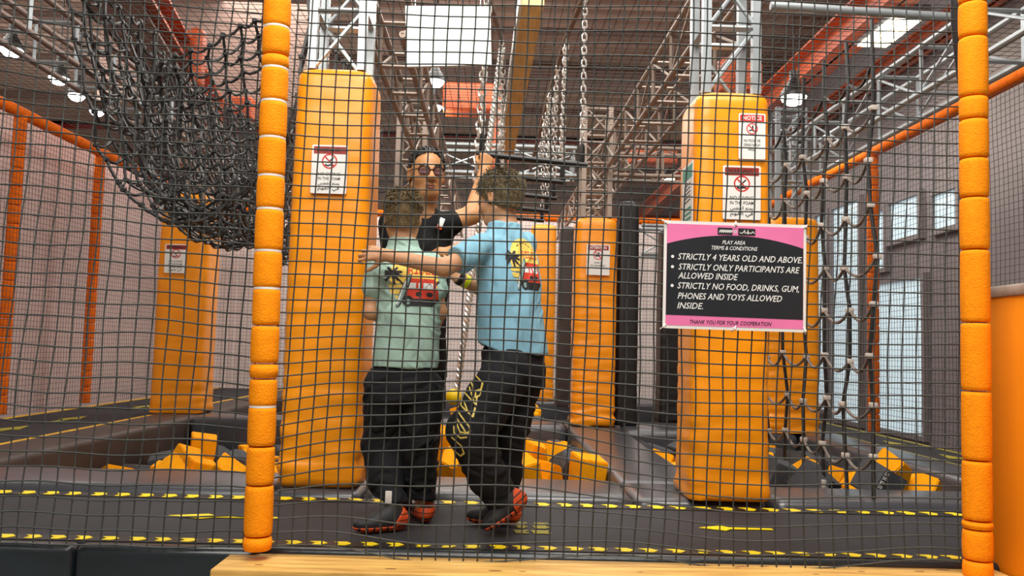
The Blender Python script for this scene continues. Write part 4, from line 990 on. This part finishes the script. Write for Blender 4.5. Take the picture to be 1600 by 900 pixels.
def van_print(u, v):
    x = (u - .5) * 2; s_ = 1 - v; k = np.full(u.shape, -1)
    def put(m, c): k[m] = c
    def seg(x0, y0, x1, y1, wd):
        dx, dy = x1 - x0, y1 - y0; t = np.clip(((x - x0) * dx + (s_ - y0) * dy * 1.4) / (dx * dx + dy * dy * 1.4), 0, 1)
        return (x - x0 - t * dx) ** 2 + ((s_ - y0 - t * dy) * 2.3) ** 2 < (wd * (1 - .35 * t)) ** 2
    sun = ((x - .05) / .86) ** 2 + ((s_ - .42) / .42) ** 2 < 1
    put(sun & (s_ < .56), 0)
    for a, b, x0, x1 in ((.575, .64, -.86, .9), (.67, .745, -.8, .88), (.775, .84, -.6, .86)): put((s_ > a) & (s_ < b) & (x > x0 + (s_ - a)) & (x < x1 - (s_ - a)), 0)
    put((np.abs(((x - .05) / .6) ** 2 + ((s_ - .40) / .31) ** 2 - 1) < .07) & (s_ < .2) & (np.sin(x * 38) > -.3), 1)
    cx_ = -.14; 
    for ch in 'RIDES':
        g_ = FONT5[ch]; wd = len(g_[0])
        for r_ in range(5):
            for c_ in range(wd):
                if g_[r_][c_] == '1': put((x >= cx_ + c_ * .043) & (x < cx_ + (c_ + 1) * .043 + .006) & (s_ >= .235 + r_ * .028) & (s_ < .235 + (r_ + 1) * .028 + .003), 2)
        cx_ += (wd + .9) * .043
    for a in (-2.7, -2.0, -1.1, -.35, .25, .9, 2.2, 2.9): put(seg(-.72, .36, -.72 + .34 * math.cos(a), .36 + .125 * math.sin(a) + .03, .085), 1)
    put(seg(-.72, .36, -.62, .56, .07), 1); put(seg(-.62, .42, -.2, .62, .05), 1); put(seg(.9, .5, .72, .62, .05), 1)
    put((x > -.22) & (x < .84) & (s_ > .48) & (s_ < .7), 2); put((x > -.4) & (x < .92) & (s_ > .66) & (s_ < .84), 2); put((x > -.16) & (x < .78) & (s_ > .455) & (s_ < .5), 2)
    for a, b in ((-.3, -.18), (-.1, .14), (.22, .32), (.4, .74)): put((x > a) & (x < b) & (s_ > .54) & (s_ < .645), 3)
    put((x > .45) & (x < .7) & (np.abs(s_ - .6 - .05 * np.sin(x * 18)) < .008), 1)
    for a in (.25, .62): put(((x - a) / .11) ** 2 + ((s_ - .745) / .045) ** 2 < 1, 1)
    put((x > -.3) & (x < .95) & (s_ > .825) & (s_ < .86), 1)
    put(((x + .12) / .2) ** 2 + ((s_ - .87) / .1) ** 2 < 1, 1); put(((x + .12) / .09) ** 2 + ((s_ - .88) / .05) ** 2 < 1, 4)
    put((x > -.05) & (x < .92 - (s_ - .86) * 2) & (s_ > .85) & (s_ < .96), 1)
    b0 = -.06 - (s_ - .38) * .72; put((np.abs(x - b0) < .105 * np.sqrt(np.clip(1 - ((s_ - .68) / .31) ** 2, 0, 1)) + .02) & (s_ > .38) & (s_ < .985), 1)
    put((np.abs(x - b0 + .015) < .085 * np.sqrt(np.clip(1 - ((s_ - .68) / .30) ** 2, 0, 1))) & (s_ > .38) & (s_ < .985), 4)
    put((np.abs(x - b0 + .06) < .025) & (s_ > .5) & (s_ < .93), 3)
    return k
def shoe(parent, heel, toe, up=(0, 0, 1), size=1):
    """a black trainer with an orange ribbed sole; heel and toe are points under the sole"""
    heel, toe = np.array(heel, float), np.array(toe, float); f = unit(toe - heel); L_ = np.linalg.norm(toe - heel); u = unit(np.array(up) - f * np.dot(up, f)); s_ = np.cross(u, f); R = np.stack([f, s_, u], 1)
    P = lambda a, l, h: heel + f * a * L_ + s_ * l + u * h
    def core(v, g):
        v.ell(P(.2, 0, .045), (.058 + g, .034 + g, .042 + g), R, .02); v.ell(P(.62, 0, .034), (.085 + g, .042 + g, .034 + g), R, .03); v.cap(P(.3, 0, .06), P(.26, 0, .1), .036 + g, .034 + g, .03); v.ell(P(.36, 0, .06), (.06 + g, .03 + g, .035 + g), R, .03)
    lo = np.minimum(heel, toe) - .09; hi = np.maximum(heel, toe) + .17
    v = Vol(lo, hi, .004); core(v, 0); v.cut(heel + u * .002, -u); v.cut(P(.26, 0, .112), u)
    o = link('shoe', v.mesh('shoe', mats=[M['shoe']]), parent)
    v = Vol(lo, hi, .004); core(v, .006); v.cut(heel + u * .0, -u)
    X, Y, Z = np.meshgrid(*[v.lo[i] + v.h * np.arange(v.n[i]) for i in range(3)], indexing='ij')
    h_ = (X - heel[0]) * u[0] + (Y - heel[1]) * u[1] + (Z - heel[2]) * u[2]; a_ = ((X - heel[0]) * f[0] + (Y - heel[1]) * f[1] + (Z - heel[2]) * f[2]) / L_
    lim = .023 + .085 * np.clip(1 - a_ / .28, 0, 1) ** .7; v.G = np.maximum(v.G, (h_ - lim).astype(np.float32))
    def mf(Q):
        a = (Q - heel) @ f / L_; h = (Q - heel) @ u
        return np.where(h < .004, 1, np.where(a < .2, (h * 40 + .3) % 1 < .22, (a * 8) % 1 < .3))
    link('sole', v.mesh('sole', matf=mf, mats=[M['soleo'], M['shoe']], smooth=1), o); return o
def skinmat(name, c): 
    m = mat(name, c, .5, var=.06, scale=14, bump=.05, bscale=120); m.node_tree.nodes['Principled BSDF'].inputs['Subsurface Weight'].default_value = .06
    m.node_tree.nodes['Principled BSDF'].inputs['Subsurface Radius'].default_value = (.02, .008, .004); return m
M['skin'] = skinmat('skin_fair', S(206, 154, 114)); M['skint'] = skinmat('skin_tan', S(192, 138, 90))
M['shoe'] = mat('black_shoe', S(36, 37, 40), .6, var=.2, scale=30); M['soleo'] = mat('orange_sole', S(216, 80, 28), .6, var=.1)
M['teal'] = mat('green_jersey', S(164, 196, 184), .85, var=.06, scale=20, spec=.15, bump=1, bscale=13, stretch=(1, 1, .6)); M['blue'] = mat('blue_jersey', S(134, 184, 206), .85, var=.06, scale=20, spec=.15, bump=1, bscale=12, stretch=(1, 1, .55))
M['trouser'] = mat('black_trouser', S(22, 24, 28), .8, var=.2, scale=14, spec=.3, bump=1, bscale=12, stretch=(1, 1, .6)); M['blacktee'] = mat('black_tee', S(24, 25, 27), .8, var=.2, scale=16, spec=.2)
M['hairb'] = mat('brown_hair', S(104, 88, 60), .6, var=.35, scale=90, spec=.3); M['haird'] = mat('olive_brown_hair', S(98, 86, 62), .6, var=.35, scale=90, spec=.3); M['hairk'] = mat('black_hair', S(22, 20, 20), .45, var=.3, scale=90)
M['gold'] = mat('gold_print', S(214, 190, 92), .5, var=.15, scale=60); M['eye'] = mat('eye_white', S(225, 220, 214), .3, var=.02); M['iris'] = mat('iris', S(30, 20, 16), .3); M['lip'] = mat('lip', S(138, 80, 64), .5, var=.05)
M['band'] = mat('lime_band', S(226, 236, 24), .5, var=.05)
RES = .0045
# ---- boy in the green shirt, back to us
YA = 3.66
bo_ = thing('person', 'boy in a pale green van-print t-shirt and black trousers, back turned, hugged round the shoulders', 'person', (A3(625, 830, YA)[0], YA, Z0))
hc = A3(629, 341, YA + .02); RA = headframe((-.12, 1, 0), -.12); hs = 1.0
shL, shR = A3(594, 414, YA), A3(672, 414, YA); elL, elR = A3(579, 487, YA - .01), A3(686, 488, YA + .02)
wrL, wrR = A3(596, 497, YA + .15), A3(680, 512, YA + .15)
hipL, hipR = A3(614, 600, YA), A3(652, 600, YA); knL, knR = A3(600, 690, YA + .05), A3(652, 690, YA + .03); anL, anR = A3(618, 792, YA - .06), A3(660, 790, YA + .10)
hL, tL = A3(634, 826, YA - .06), A3(549, 835, YA - .16); hL[2] = tL[2] = Z0 + .005
hR, tR = A3(666, 826, YA + .06), A3(652, 820, YA + .3); hR[2] = tR[2] = Z0 + .005
nb, nt = A3(632, 398, YA + .0), A3(630, 362, YA + .01)
v = Vol(np.minimum.reduce([shL, elL, anL]) - V3(.16, .22, .1), np.maximum.reduce([hc, elR, wrR]) + V3(.16, .25, .16), RES)
Hd = head(v, hc, RA, hs); v.cap(nb, nt, .055, .05, .03)
rows = lambda S_: [(A3(640, y, YA)[2], A3(x, y, YA)[0], YA + dy, rx, ry, 0) for (y, x, dy, rx, ry) in S_]
v.ztube(rows([(604, 634, 0, .115, .085), (540, 637, 0, .112, .085), (470, 638, 0, .118, .085), (430, 635, 0, .125, .078), (405, 632, 0, .07, .06)]), .03)
for sh, el, wr, hp, kn, an, sg in ((shL, elL, wrL, hipL, knL, anL, -1), (shR, elR, wrR, hipR, knR, anR, 1)):
    v.chain([sh, el, wr], [.042, .033, .024], .02); v.chain([hp, kn, an], [.055, .036, .028], .02); v.cap(an, (hL * .5 + tL * .5 if sg < 0 else hR * .6 + tR * .4) + V3(0, 0, .045), .028, .022, .02)
    hand(v, wr, V3(-sg * .25, 1, .15), V3(sg * .3, .1, 1), .84, ((18, 25, 15),) * 4, thumb=-sg)
body = link('body', v.mesh('body', mats=[M['skin']]), bo_)
v = Vol(np.minimum.reduce([shL, elL, hipL]) - V3(.16, .2, .1), np.maximum.reduce([nt, elR, hipR]) + V3(.14, .2, .06), RES)
v.ztube(rows([(574, 634, 0, .142, .105), (540, 637, 0, .137, .104), (490, 640, 0, .136, .1), (450, 638, 0, .138, .096), (425, 634, .0, .142, .09), (405, 632, .005, .12, .078), (386, 630, .01, .07, .058), (373, 630, .012, .061, .061)]), .02)
for sh, el in ((shL, elL), (shR, elR)):
    e = sh + (el - sh) * .5; v.chain([sh + V3(0, 0, .006), e], [.052, .056], .02)
v.cap(nt + V3(0, .02, .03), nb + V3(0, .02, .01), .0555, .0555, .004, sub=True)
shirt = link('t_shirt', v.mesh('t_shirt', folds(1, .009, 34, -.3), mats=[M['teal']]), bo_)
decal('shirt_print', shirt, bvh_of(shirt), A3(643, 438, YA - .12), (1, 0, 0), (0, 0, 1), (0, -1, 0), .24, .236, .0016, van_print, PRINT)
v = Vol(np.minimum.reduce([anL, hipL, knL]) - V3(.18, .2, .06), np.maximum.reduce([hipR, anR]) + V3(.16, .22, .12), RES)
v.ztube(rows([(626, 630, 0, .15, .11), (600, 631, 0, .145, .108), (577, 634, 0, .13, .097), (562, 634, 0, .118, .085)]), .03)
v.chain([hipL + V3(-.025, 0, -.02), knL + V3(-.005, 0, 0), A3(604, 745, YA + .01), anL + V3(-.01, -.0, -.015)], [.095, .086, .076, .062], .025)
v.chain([hipR + V3(.025, 0, -.02), knR + V3(0.005, 0, 0), A3(654, 745, YA + .06), anR + V3(0, 0, -.015)], [.09, .078, .068, .058], .012)
v.cut(V3(0, 0, Z0 + .082), V3(-.1, 0, -1))
tr = link('trousers', v.mesh('trousers', folds(2, .013, 34, .8), mats=[M['trouser']]), bo_)
v = Vol(A3(592, 790, YA - .16) - .04, A3(618, 765, YA - .06) + .05, .0035); pq = A3(607, 777, YA - .125)
MB().rbox(tuple(pq - V3(.014, .002, .026)), tuple(pq + V3(.014, .004, .026)), .003, 2).build('cuff_patch', M['tie'], tr)
shoe(bo_, hL, tL); shoe(bo_, hR, tR)
def reg_boy(v, H, R):
    v.cut(H(0, .075, .06), R @ V3(0, .8, -.6)); v.cut(H(0, -.03, -.05), R @ V3(0, .15, -1)); v.cut(H(0, .035, -.0), R @ V3(0, 1, -.9))
    for sg in (-1, 1): v.ell(H(sg * .084, -.008, -.016), np.array((.02, .022, .034)), R, .006, sub=True)
hair_part(bo_, hc, RA, hs, M['hairb'], reg_boy, .009, 2300, (.020, .036), .0019, .42, 4, lambda L: (L[:, 2] > .035) | ((L[:, 2] > -.03) & (rg0.random(len(L)) < .12)), .003)
# ---- boy in the blue shirt, seen from behind and the side
YB_ = 3.62
b2 = thing('person', 'boy in a light blue van-print t-shirt, heel raised, arm round the other boy', 'person', (A3(790, 835, YB_)[0], YB_, Z0))
hc2 = A3(781, 311, YB_ + .08); RB = headframe((-.80, .60, 0), -.2); h2 = 1.04
sL2, sR2 = A3(752, 388, YB_ - .07), A3(820, 382, YB_ + .16)
eL2, wL2 = A3(694, 418, 3.42), A3(604, 399, 3.45)
eR2, wR2 = A3(790, 474, YB_ + .2), A3(722, 437, YB_ + .1)
hpL, hpR = A3(790, 575, YB_ - .05), A3(815, 575, YB_ + .12); kL2, kR2 = A3(732, 672, YB_ - .16), A3(775, 680, YB_ + .05); aL2, aR2 = A3(797, 792, YB_ - .08), A3(785, 792, YB_ + .12)
tB = A3(762, 840, YB_ - .12); tB[2] = Z0 + .02; hB = A3(823, 791, YB_ - .1)
hA, tA = A3(808, 828, YB_ + .12), A3(727, 826, YB_ + .14); hA[2] = tA[2] = Z0 + .005
nb2, nt2 = A3(790, 362, YB_ + .06), A3(786, 335, YB_ + .08)
v = Vol(V3(min(wL2[0] - .18, 0), 3.2, Z0 - .02), np.maximum.reduce([hc2, sR2, hpR]) + V3(.2, .28, .16), RES)
head(v, hc2, RB, h2); v.cap(nb2, nt2, .06, .056, .03)
HD = math.atan2(.72, 1.0) * .95
rows2 = lambda S_: [(A3(795, y, YB_)[2], A3(x, y, YB_)[0], YB_ + dy, rx, ry, HD) for (y, x, dy, rx, ry) in S_]
v.ztube(rows2([(585, 802, .03, .118, .09), (520, 800, .03, .118, .09), (450, 797, .04, .12, .088), (410, 793, .05, .13, .08), (375, 790, .06, .07, .06)]), .03)
v.chain([sL2 + V3(0, .015, -.01), eL2, wL2], [.044, .037, .0265], .02); v.chain([sR2, eR2, wR2], [.046, .036, .026], .02)
hand(v, wL2, V3(-1, .1, .12), V3(.0, -1, .25), .9, ((22, 58, 35), (26, 60, 40), (30, 62, 40), (34, 66, 40)), thumb=-1, spread=7, tang=(58, 30))
hand(v, wR2, V3(-.8, -.05, .6), V3(-.1, -1, .1), .9, ((20, 30, 20),) * 4, thumb=1)
for hp, kn, an in ((hpL, kL2, aL2), (hpR, kR2, aR2)): v.chain([hp, kn, an], [.06, .04, .03], .02)
v.cap(aL2, hB * .6 + tB * .4 + V3(-.03, 0, .04), .03, .022, .02); v.cap(aR2, hA * .6 + tA * .4 + V3(0, 0, .045), .03, .022, .02)
body2 = link('body', v.mesh('body', mats=[M['skin']]), b2)
v = Vol(np.minimum.reduce([eL2, hpL]) - V3(.1, .3, .12), np.maximum.reduce([nt2, sR2, hpR]) + V3(.2, .25, .06), RES)
v.ztube(rows2([(552, 802, .03, .158, .118), (520, 800, .03, .152, .115), (470, 797, .035, .146, .108), (430, 795, .04, .146, .1), (400, 793, .045, .146, .092), (376, 791, .055, .12, .078), (358, 789, .06, .075, .071), (346, 788, .065, .069, .069)]), .022)
v.chain([sL2 + V3(0, .01, .008), sL2 + (eL2 - sL2) * .58], [.057, .063], .02); v.chain([sR2, sR2 + (eR2 - sR2) * .6], [.058, .064], .03)
v.cut(sL2 + (eL2 - sL2) * .68, eL2 - sL2 + V3(0, 0, .03))
v.cap(nt2 + V3(-.01, .01, .03), nb2 + V3(-.01, .01, .012), .0615, .0615, .004, sub=True)
v.cut(A3(800, 556, YB_), V3(-.35, 0, -1))
shirt2 = link('t_shirt', v.mesh('t_shirt', folds(5, .010, 34, -.2), mats=[M['blue']]), b2)
nB = unit(V3(math.sin(HD), -math.cos(HD), 0)); uB = V3(math.cos(HD), math.sin(HD), 0)
decal('shirt_print', shirt2, bvh_of(shirt2), A3(828, 413, YB_ - .05) + nB * .1, uB, (0, 0, 1), nB, .195, .236, .0016, van_print, PRINT)
v = Vol(np.minimum.reduce([aL2, kL2]) - V3(.14, .2, .06), np.maximum.reduce([hpR, aR2]) + V3(.2, .2, .14), RES)
v.ztube(rows2([(605, 802, .03, .145, .115), (575, 803, .03, .15, .116), (552, 802, .03, .14, .105), (536, 802, .03, .115, .085)]), .03)
v.chain([hpL + V3(.01, 0, -.01), kL2 + V3(.008, 0, 0), A3(762, 745, YB_ - .11), aL2 + V3(-.005, 0, -.005)], [.105, .092, .08, .06], .02)
v.chain([hpR + V3(.0, 0, -.01), kR2 + V3(.05, 0, 0), A3(790, 745, YB_ + .1), aR2 + V3(.01, 0, -.01)], [.1, .08, .066, .058], .012)
v.cut(A3(788, 787, YB_), V3(.5, 0, -.85))
tr2 = link('trousers', v.mesh('trousers', folds(6, .014, 32, .8), mats=[M['trouser']]), b2)
GL = [[(.05, .02), (.95, .1), (.95, .2)], [(.98, .17), (.7, .22), (.75, .29), (1, .24), (.98, .17)], [(.1, .1), (.5, .2), (.6, .3)], [(.1, .22), (.12, .3), (.9, .36), (.85, .28)], [(.3, .22), (.75, .34)], [(.05, .37), (.1, .45), (.9, .5), (.9, .4)], [(.25, .4), (.55, .47)], [(.0, .52), (.85, .62), (.95, .66), (.8, .7), (.1, .6)], [(.1, .64), (.45, .72), (.9, .69)], [(.05, .7), (.15, .76), (.55, .78), (.85, .74)], [(.1, .82), (.7, .86), (.95, .93), (.8, .98), (.2, .95)]]
def gold_ink(u, v_):
    k = np.full(u.shape, -1); s_ = 1 - v_
    for g_ in GL:
        for (x0, y0), (x1, y1) in zip(g_[:-1], g_[1:]):
            dx, dy = (x1 - x0) * .075, (y1 - y0) * .36; t = np.clip((((u - x0) * .075) * dx + ((s_ - y0) * .36) * dy) / (dx * dx + dy * dy + 1e-9), 0, 1)
            k[((u - x0) * .075 - t * dx) ** 2 + ((s_ - y0) * .36 - t * dy) ** 2 < .0031 ** 2] = 0
    return k
bt2 = bvh_of(tr2); ga, gb = A3(741, 592, 3.45), A3(709, 662, 3.45); gc = A3(712, 703, 3.45)
gy = unit(ga - gb)
decal('gold_lettering', tr2, bt2, (A3(744, 588, 3.4) + A3(713, 704, 3.4)) / 2, np.cross((0, -1, 0), gy) * -1 if np.cross((0, -1, 0), gy)[0] < 0 else np.cross((0, -1, 0), gy), unit(A3(744, 588, 3.4) - A3(713, 704, 3.4)), (0, -1, 0), .075, .345, .0019, gold_ink, [M['gold']], back=.2)
shoe(b2, hB, tB, up=(-.75, -.1, .8), size=1)
shoe(b2, hA, tA)
def reg2(v, H, R):
    v.cut(H(0, .078, .06), R @ V3(0, .8, -.6)); v.cut(H(0, -.03, -.05), R @ V3(0, .25, -1)); v.cut(H(0, .04, .0), R @ V3(0, 1, -.9))
    for sg in (-1, 1): v.ell(H(sg * .082, -.008, -.018), np.array((.02, .022, .034)), R, .006, sub=True)
hair_part(b2, hc2, RB, h2, M['haird'], reg2, .011, 2300, (.018, .030), .0019, .3, 9, lambda L: (L[:, 2] > .03) | ((L[:, 2] > -.02) & (rg0.random(len(L)) < .15)), .003)
q = A3(722, 437, YB_ + .1); d = unit(wR2 - eR2)
for off_, m_, nm, wd in ((.012, 'black', 'black_wristband', .022), (-.02, 'band', 'lime_wristband', .020)):
    MB().lathe([(.026, -wd / 2), (.0315, -wd / 2), (.0315, wd / 2), (.026, wd / 2)], q + d * off_, 22, axis=d).build(nm, M[m_], b2)
# ---- man in glasses behind the boys
YC = 4.08
b3 = thing('person', 'man in black t-shirt and dark-rimmed glasses facing us behind the boys, gripping the bar', 'person', (A3(655, 800, YC)[0], YC + .08, Z0))
hc3 = A3(667, 273, YC); RC = headframe((.30, -1, 0), -.04); h3 = 1.12
sL3, sR3 = A3(692, 352, YC + .03), A3(612, 350, YC + .06)       # his left is to the right of the picture
eL3, wL3 = A3(737, 336, YC + .06), A3(757, 268, 4.33)
eR3, wR3 = A3(626, 440, YC - .02), A3(688, 396, YC - .2)
hp3 = [A3(630, 600, YC + .08), A3(662, 600, YC + .08)]; an3 = [A3(628, 775, YC + .08), A3(662, 775, YC + .08)]; kn3 = [(hp3[i] + an3[i]) / 2 + V3(0, -.02, 0) for i in (0, 1)]
nb3, nt3 = A3(660, 338, YC + .04), A3(667, 300, YC + .03)
v = Vol(np.minimum.reduce([sR3, an3[0]]) - V3(.2, .32, .1), np.maximum.reduce([hc3, wL3, an3[1]]) + V3(.18, .22, .2), RES)
HC = head(v, hc3, RC, h3); v.cap(nb3, nt3, .06, .058, .03)
rows3 = lambda S_: [(A3(655, y, YC)[2], A3(x, y, YC)[0], YC + .06 + dy, rx, ry, .25) for (y, x, dy, rx, ry) in S_]
T3 = [(590, 647, 0, .145, .105), (520, 648, 0, .135, .1), (450, 650, 0, .14, .1), (390, 652, 0, .155, .1), (355, 654, 0, .165, .085), (335, 657, -.01, .08, .065)]
v.ztube(rows3(T3), .03)
v.chain([sL3, eL3, wL3], [.056, .045, .031], .025); v.chain([sR3, eR3, wR3], [.056, .045, .031], .025)
hand(v, wL3, V3(.12, .12, 1), V3(.3, -.9, 0), 1.0, ((70, 85, 40),) * 4, thumb=-1, spread=3, tang=(40, 0))
hand(v, wR3, V3(.95, -.1, .25), V3(.1, -.6, .8), 1.0, ((12, 25, 18), (10, 22, 16), (12, 24, 16), (14, 26, 18)), thumb=-1, spread=10)
for i in (0, 1): v.chain([hp3[i], kn3[i], an3[i]], [.085, .06, .042], .02)
body3 = link('body', v.mesh('body', mats=[M['skint']]), b3)
v = Vol(np.minimum.reduce([sR3, hp3[0]]) - V3(.2, .25, .1), np.maximum.reduce([nt3, sL3 + V3(.1, 0, 0)]) + V3(.12, .25, .06), RES)
v.ztube([(z, x, y, rx + .012, ry + .012, a) for (z, x, y, rx, ry, a) in rows3(T3)] + rows3([(322, 660, -.015, .068, .066)]), .02)
v.chain([sL3 + V3(-.01, 0, 0), sL3 + (eL3 - sL3) * .3], [.066, .062], .03); v.chain([sR3, sR3 + (eR3 - sR3) * .55], [.066, .066], .03)
v.cap(nt3 + V3(0, -.01, .03), nb3 + V3(.006, -.025, .02), .058, .058, .004, sub=True)
tee3 = link('t_shirt', v.mesh('t_shirt', folds(12, .005, 26), mats=[M['blacktee']]), b3)
bg3 = A3(695, 352, 3.8); tb = bvh_of(tee3).find_nearest(Vector(bg3))[0]
bb = MB(); bb.rbox((-.013, -.004, -.03), (.013, .004, .03), .003, 2); bd_ = bb.build('name_badge', [M['white']], b3); 
bd_.matrix_parent_inverse = Matrix.Identity(4); bd_.location = Vector(tb) - Vector(b3.location) + Vector((0, -.006, 0)); bd_.rotation_euler = (0, .35, .3)
bb = MB(); bb.rbox((-.0135, -.005, -.03), (.0135, .0042, -.012), .002, 2); o_ = bb.build('badge_stripe', M['soleo']); o_.parent = bd_
v = Vol(np.minimum.reduce([hp3[0], an3[0]]) - V3(.2, .22, .12), np.maximum.reduce([hp3[1], an3[1]]) + V3(.2, .2, .25), RES)
v.ztube([(z, x, y, rx + .008, ry + .008, a) for (z, x, y, rx, ry, a) in rows3([(640, 646, 0, .14, .1)] + T3[:2])], .02)
for i in (0, 1): v.chain([hp3[i], kn3[i], an3[i] + V3(0, 0, .02)], [.1, .078, .058], .015)
link('trousers', v.mesh('trousers', folds(13, .005, 24), mats=[M['trouser']]), b3)
for i in (0, 1):
    h_ = an3[i].copy(); h_[2] = Z0 + .005; h_[1] += .05; shoe(b3, h_, h_ + V3(.03, -.26, 0))
def reg3(v, H, R):
    v.cut(H(0, .045, .075), R @ V3(0, .8, -.6)); v.cut(H(0, -.04, -.055), R @ V3(0, .3, -1)); v.cut(H(0, .03, .0), R @ V3(0, 1, -.55))
    for sg in (-1, 1): v.ell(H(sg * .082, -.008, -.01), np.array((.022, .026, .04)), R, .006, sub=True)
hair_part(b3, hc3, RC, h3, M['hairk'], reg3, .007, 900, (.008, .016), .0022, .35, 14, lambda L: L[:, 2] > .03, .003)
def put3(mb, nm, m, par): 
    mb.v = [tuple(hc3 + RC @ (np.array(q) * h3)) for q in mb.v]; return mb.build(nm, m, par)
gl = MB()
for sg in (-1, 1):
    gl.tube([(sg * .0315 + .0235 * math.cos(k * PI / 10) , .1 - .012 * abs(math.cos(k * PI / 10)) * (1 if sg * math.cos(k * PI / 10) > 0 else 0), .003 + .0195 * math.sin(k * PI / 10)) for k in range(20)], .0032, 6, closed=True)
    gl.tube([(sg * .055, .09, .008), (sg * .077, .05, .008), (sg * .08, -.012, .01)], .0028, 6)
gl.tube([(-.009, .1, .006), (0, .104, .008), (.009, .1, .006)], .0028, 6)
glo = put3(gl, 'glasses', mat('tortoise_frame', S(58, 30, 26), .25, var=.4, scale=60), b3)
lm = mat('tinted_lens', S(110, 80, 104), .08, var=.02); pn = lm.node_tree.nodes['Principled BSDF']; pn.inputs['Alpha'].default_value = .45
for sg in (-1, 1):
    l_ = MB(); l_.add([(sg * .0315 + .022 * math.cos(k * PI / 10), .0975 - .010 * abs(math.cos(k * PI / 10)) * (1 if sg * math.cos(k * PI / 10) > 0 else 0), .003 + .018 * math.sin(k * PI / 10)) for k in range(20)], [tuple(range(20))]); put3(l_, 'lens', lm, glo)
for sg in (-1, 1):
    e = MB(); e.lathe([(.0105 * math.sin(k * PI / 8), -.0105 * math.cos(k * PI / 8)) for k in range(1, 8)], (sg * .031, .0785, .003), 14); eo = put3(e, 'eye', M['eye'], b3)
    e = MB(); e.lathe([(.0058, 0), (.005, .0012)], (sg * .031 + .001, .0882, .0025), 12, axis=(0, 1, 0)); put3(e, 'iris', M['iris'], eo)
    e = MB(); e.tube([(sg * .014, .097, .026), (sg * .032, .092, .031), (sg * .05, .076, .026)], [.003, .0038, .0018], 6); put3(e, 'eyebrow', M['hairk'], b3)
e = MB(); e.tube([(-.025, .083, -.062), (-.012, .0945, -.0595), (0, .097, -.0605), (.012, .0945, -.0595), (.025, .083, -.062)], [.0015, .004, .0042, .004, .0015], 8); e.tube([(-.022, .084, -.0665), (-.01, .0945, -.0695), (.01, .0945, -.0695), (.022, .084, -.0665)], [.0015, .0052, .0052, .0015], 8); put3(e, 'lips', M['lip'], b3)
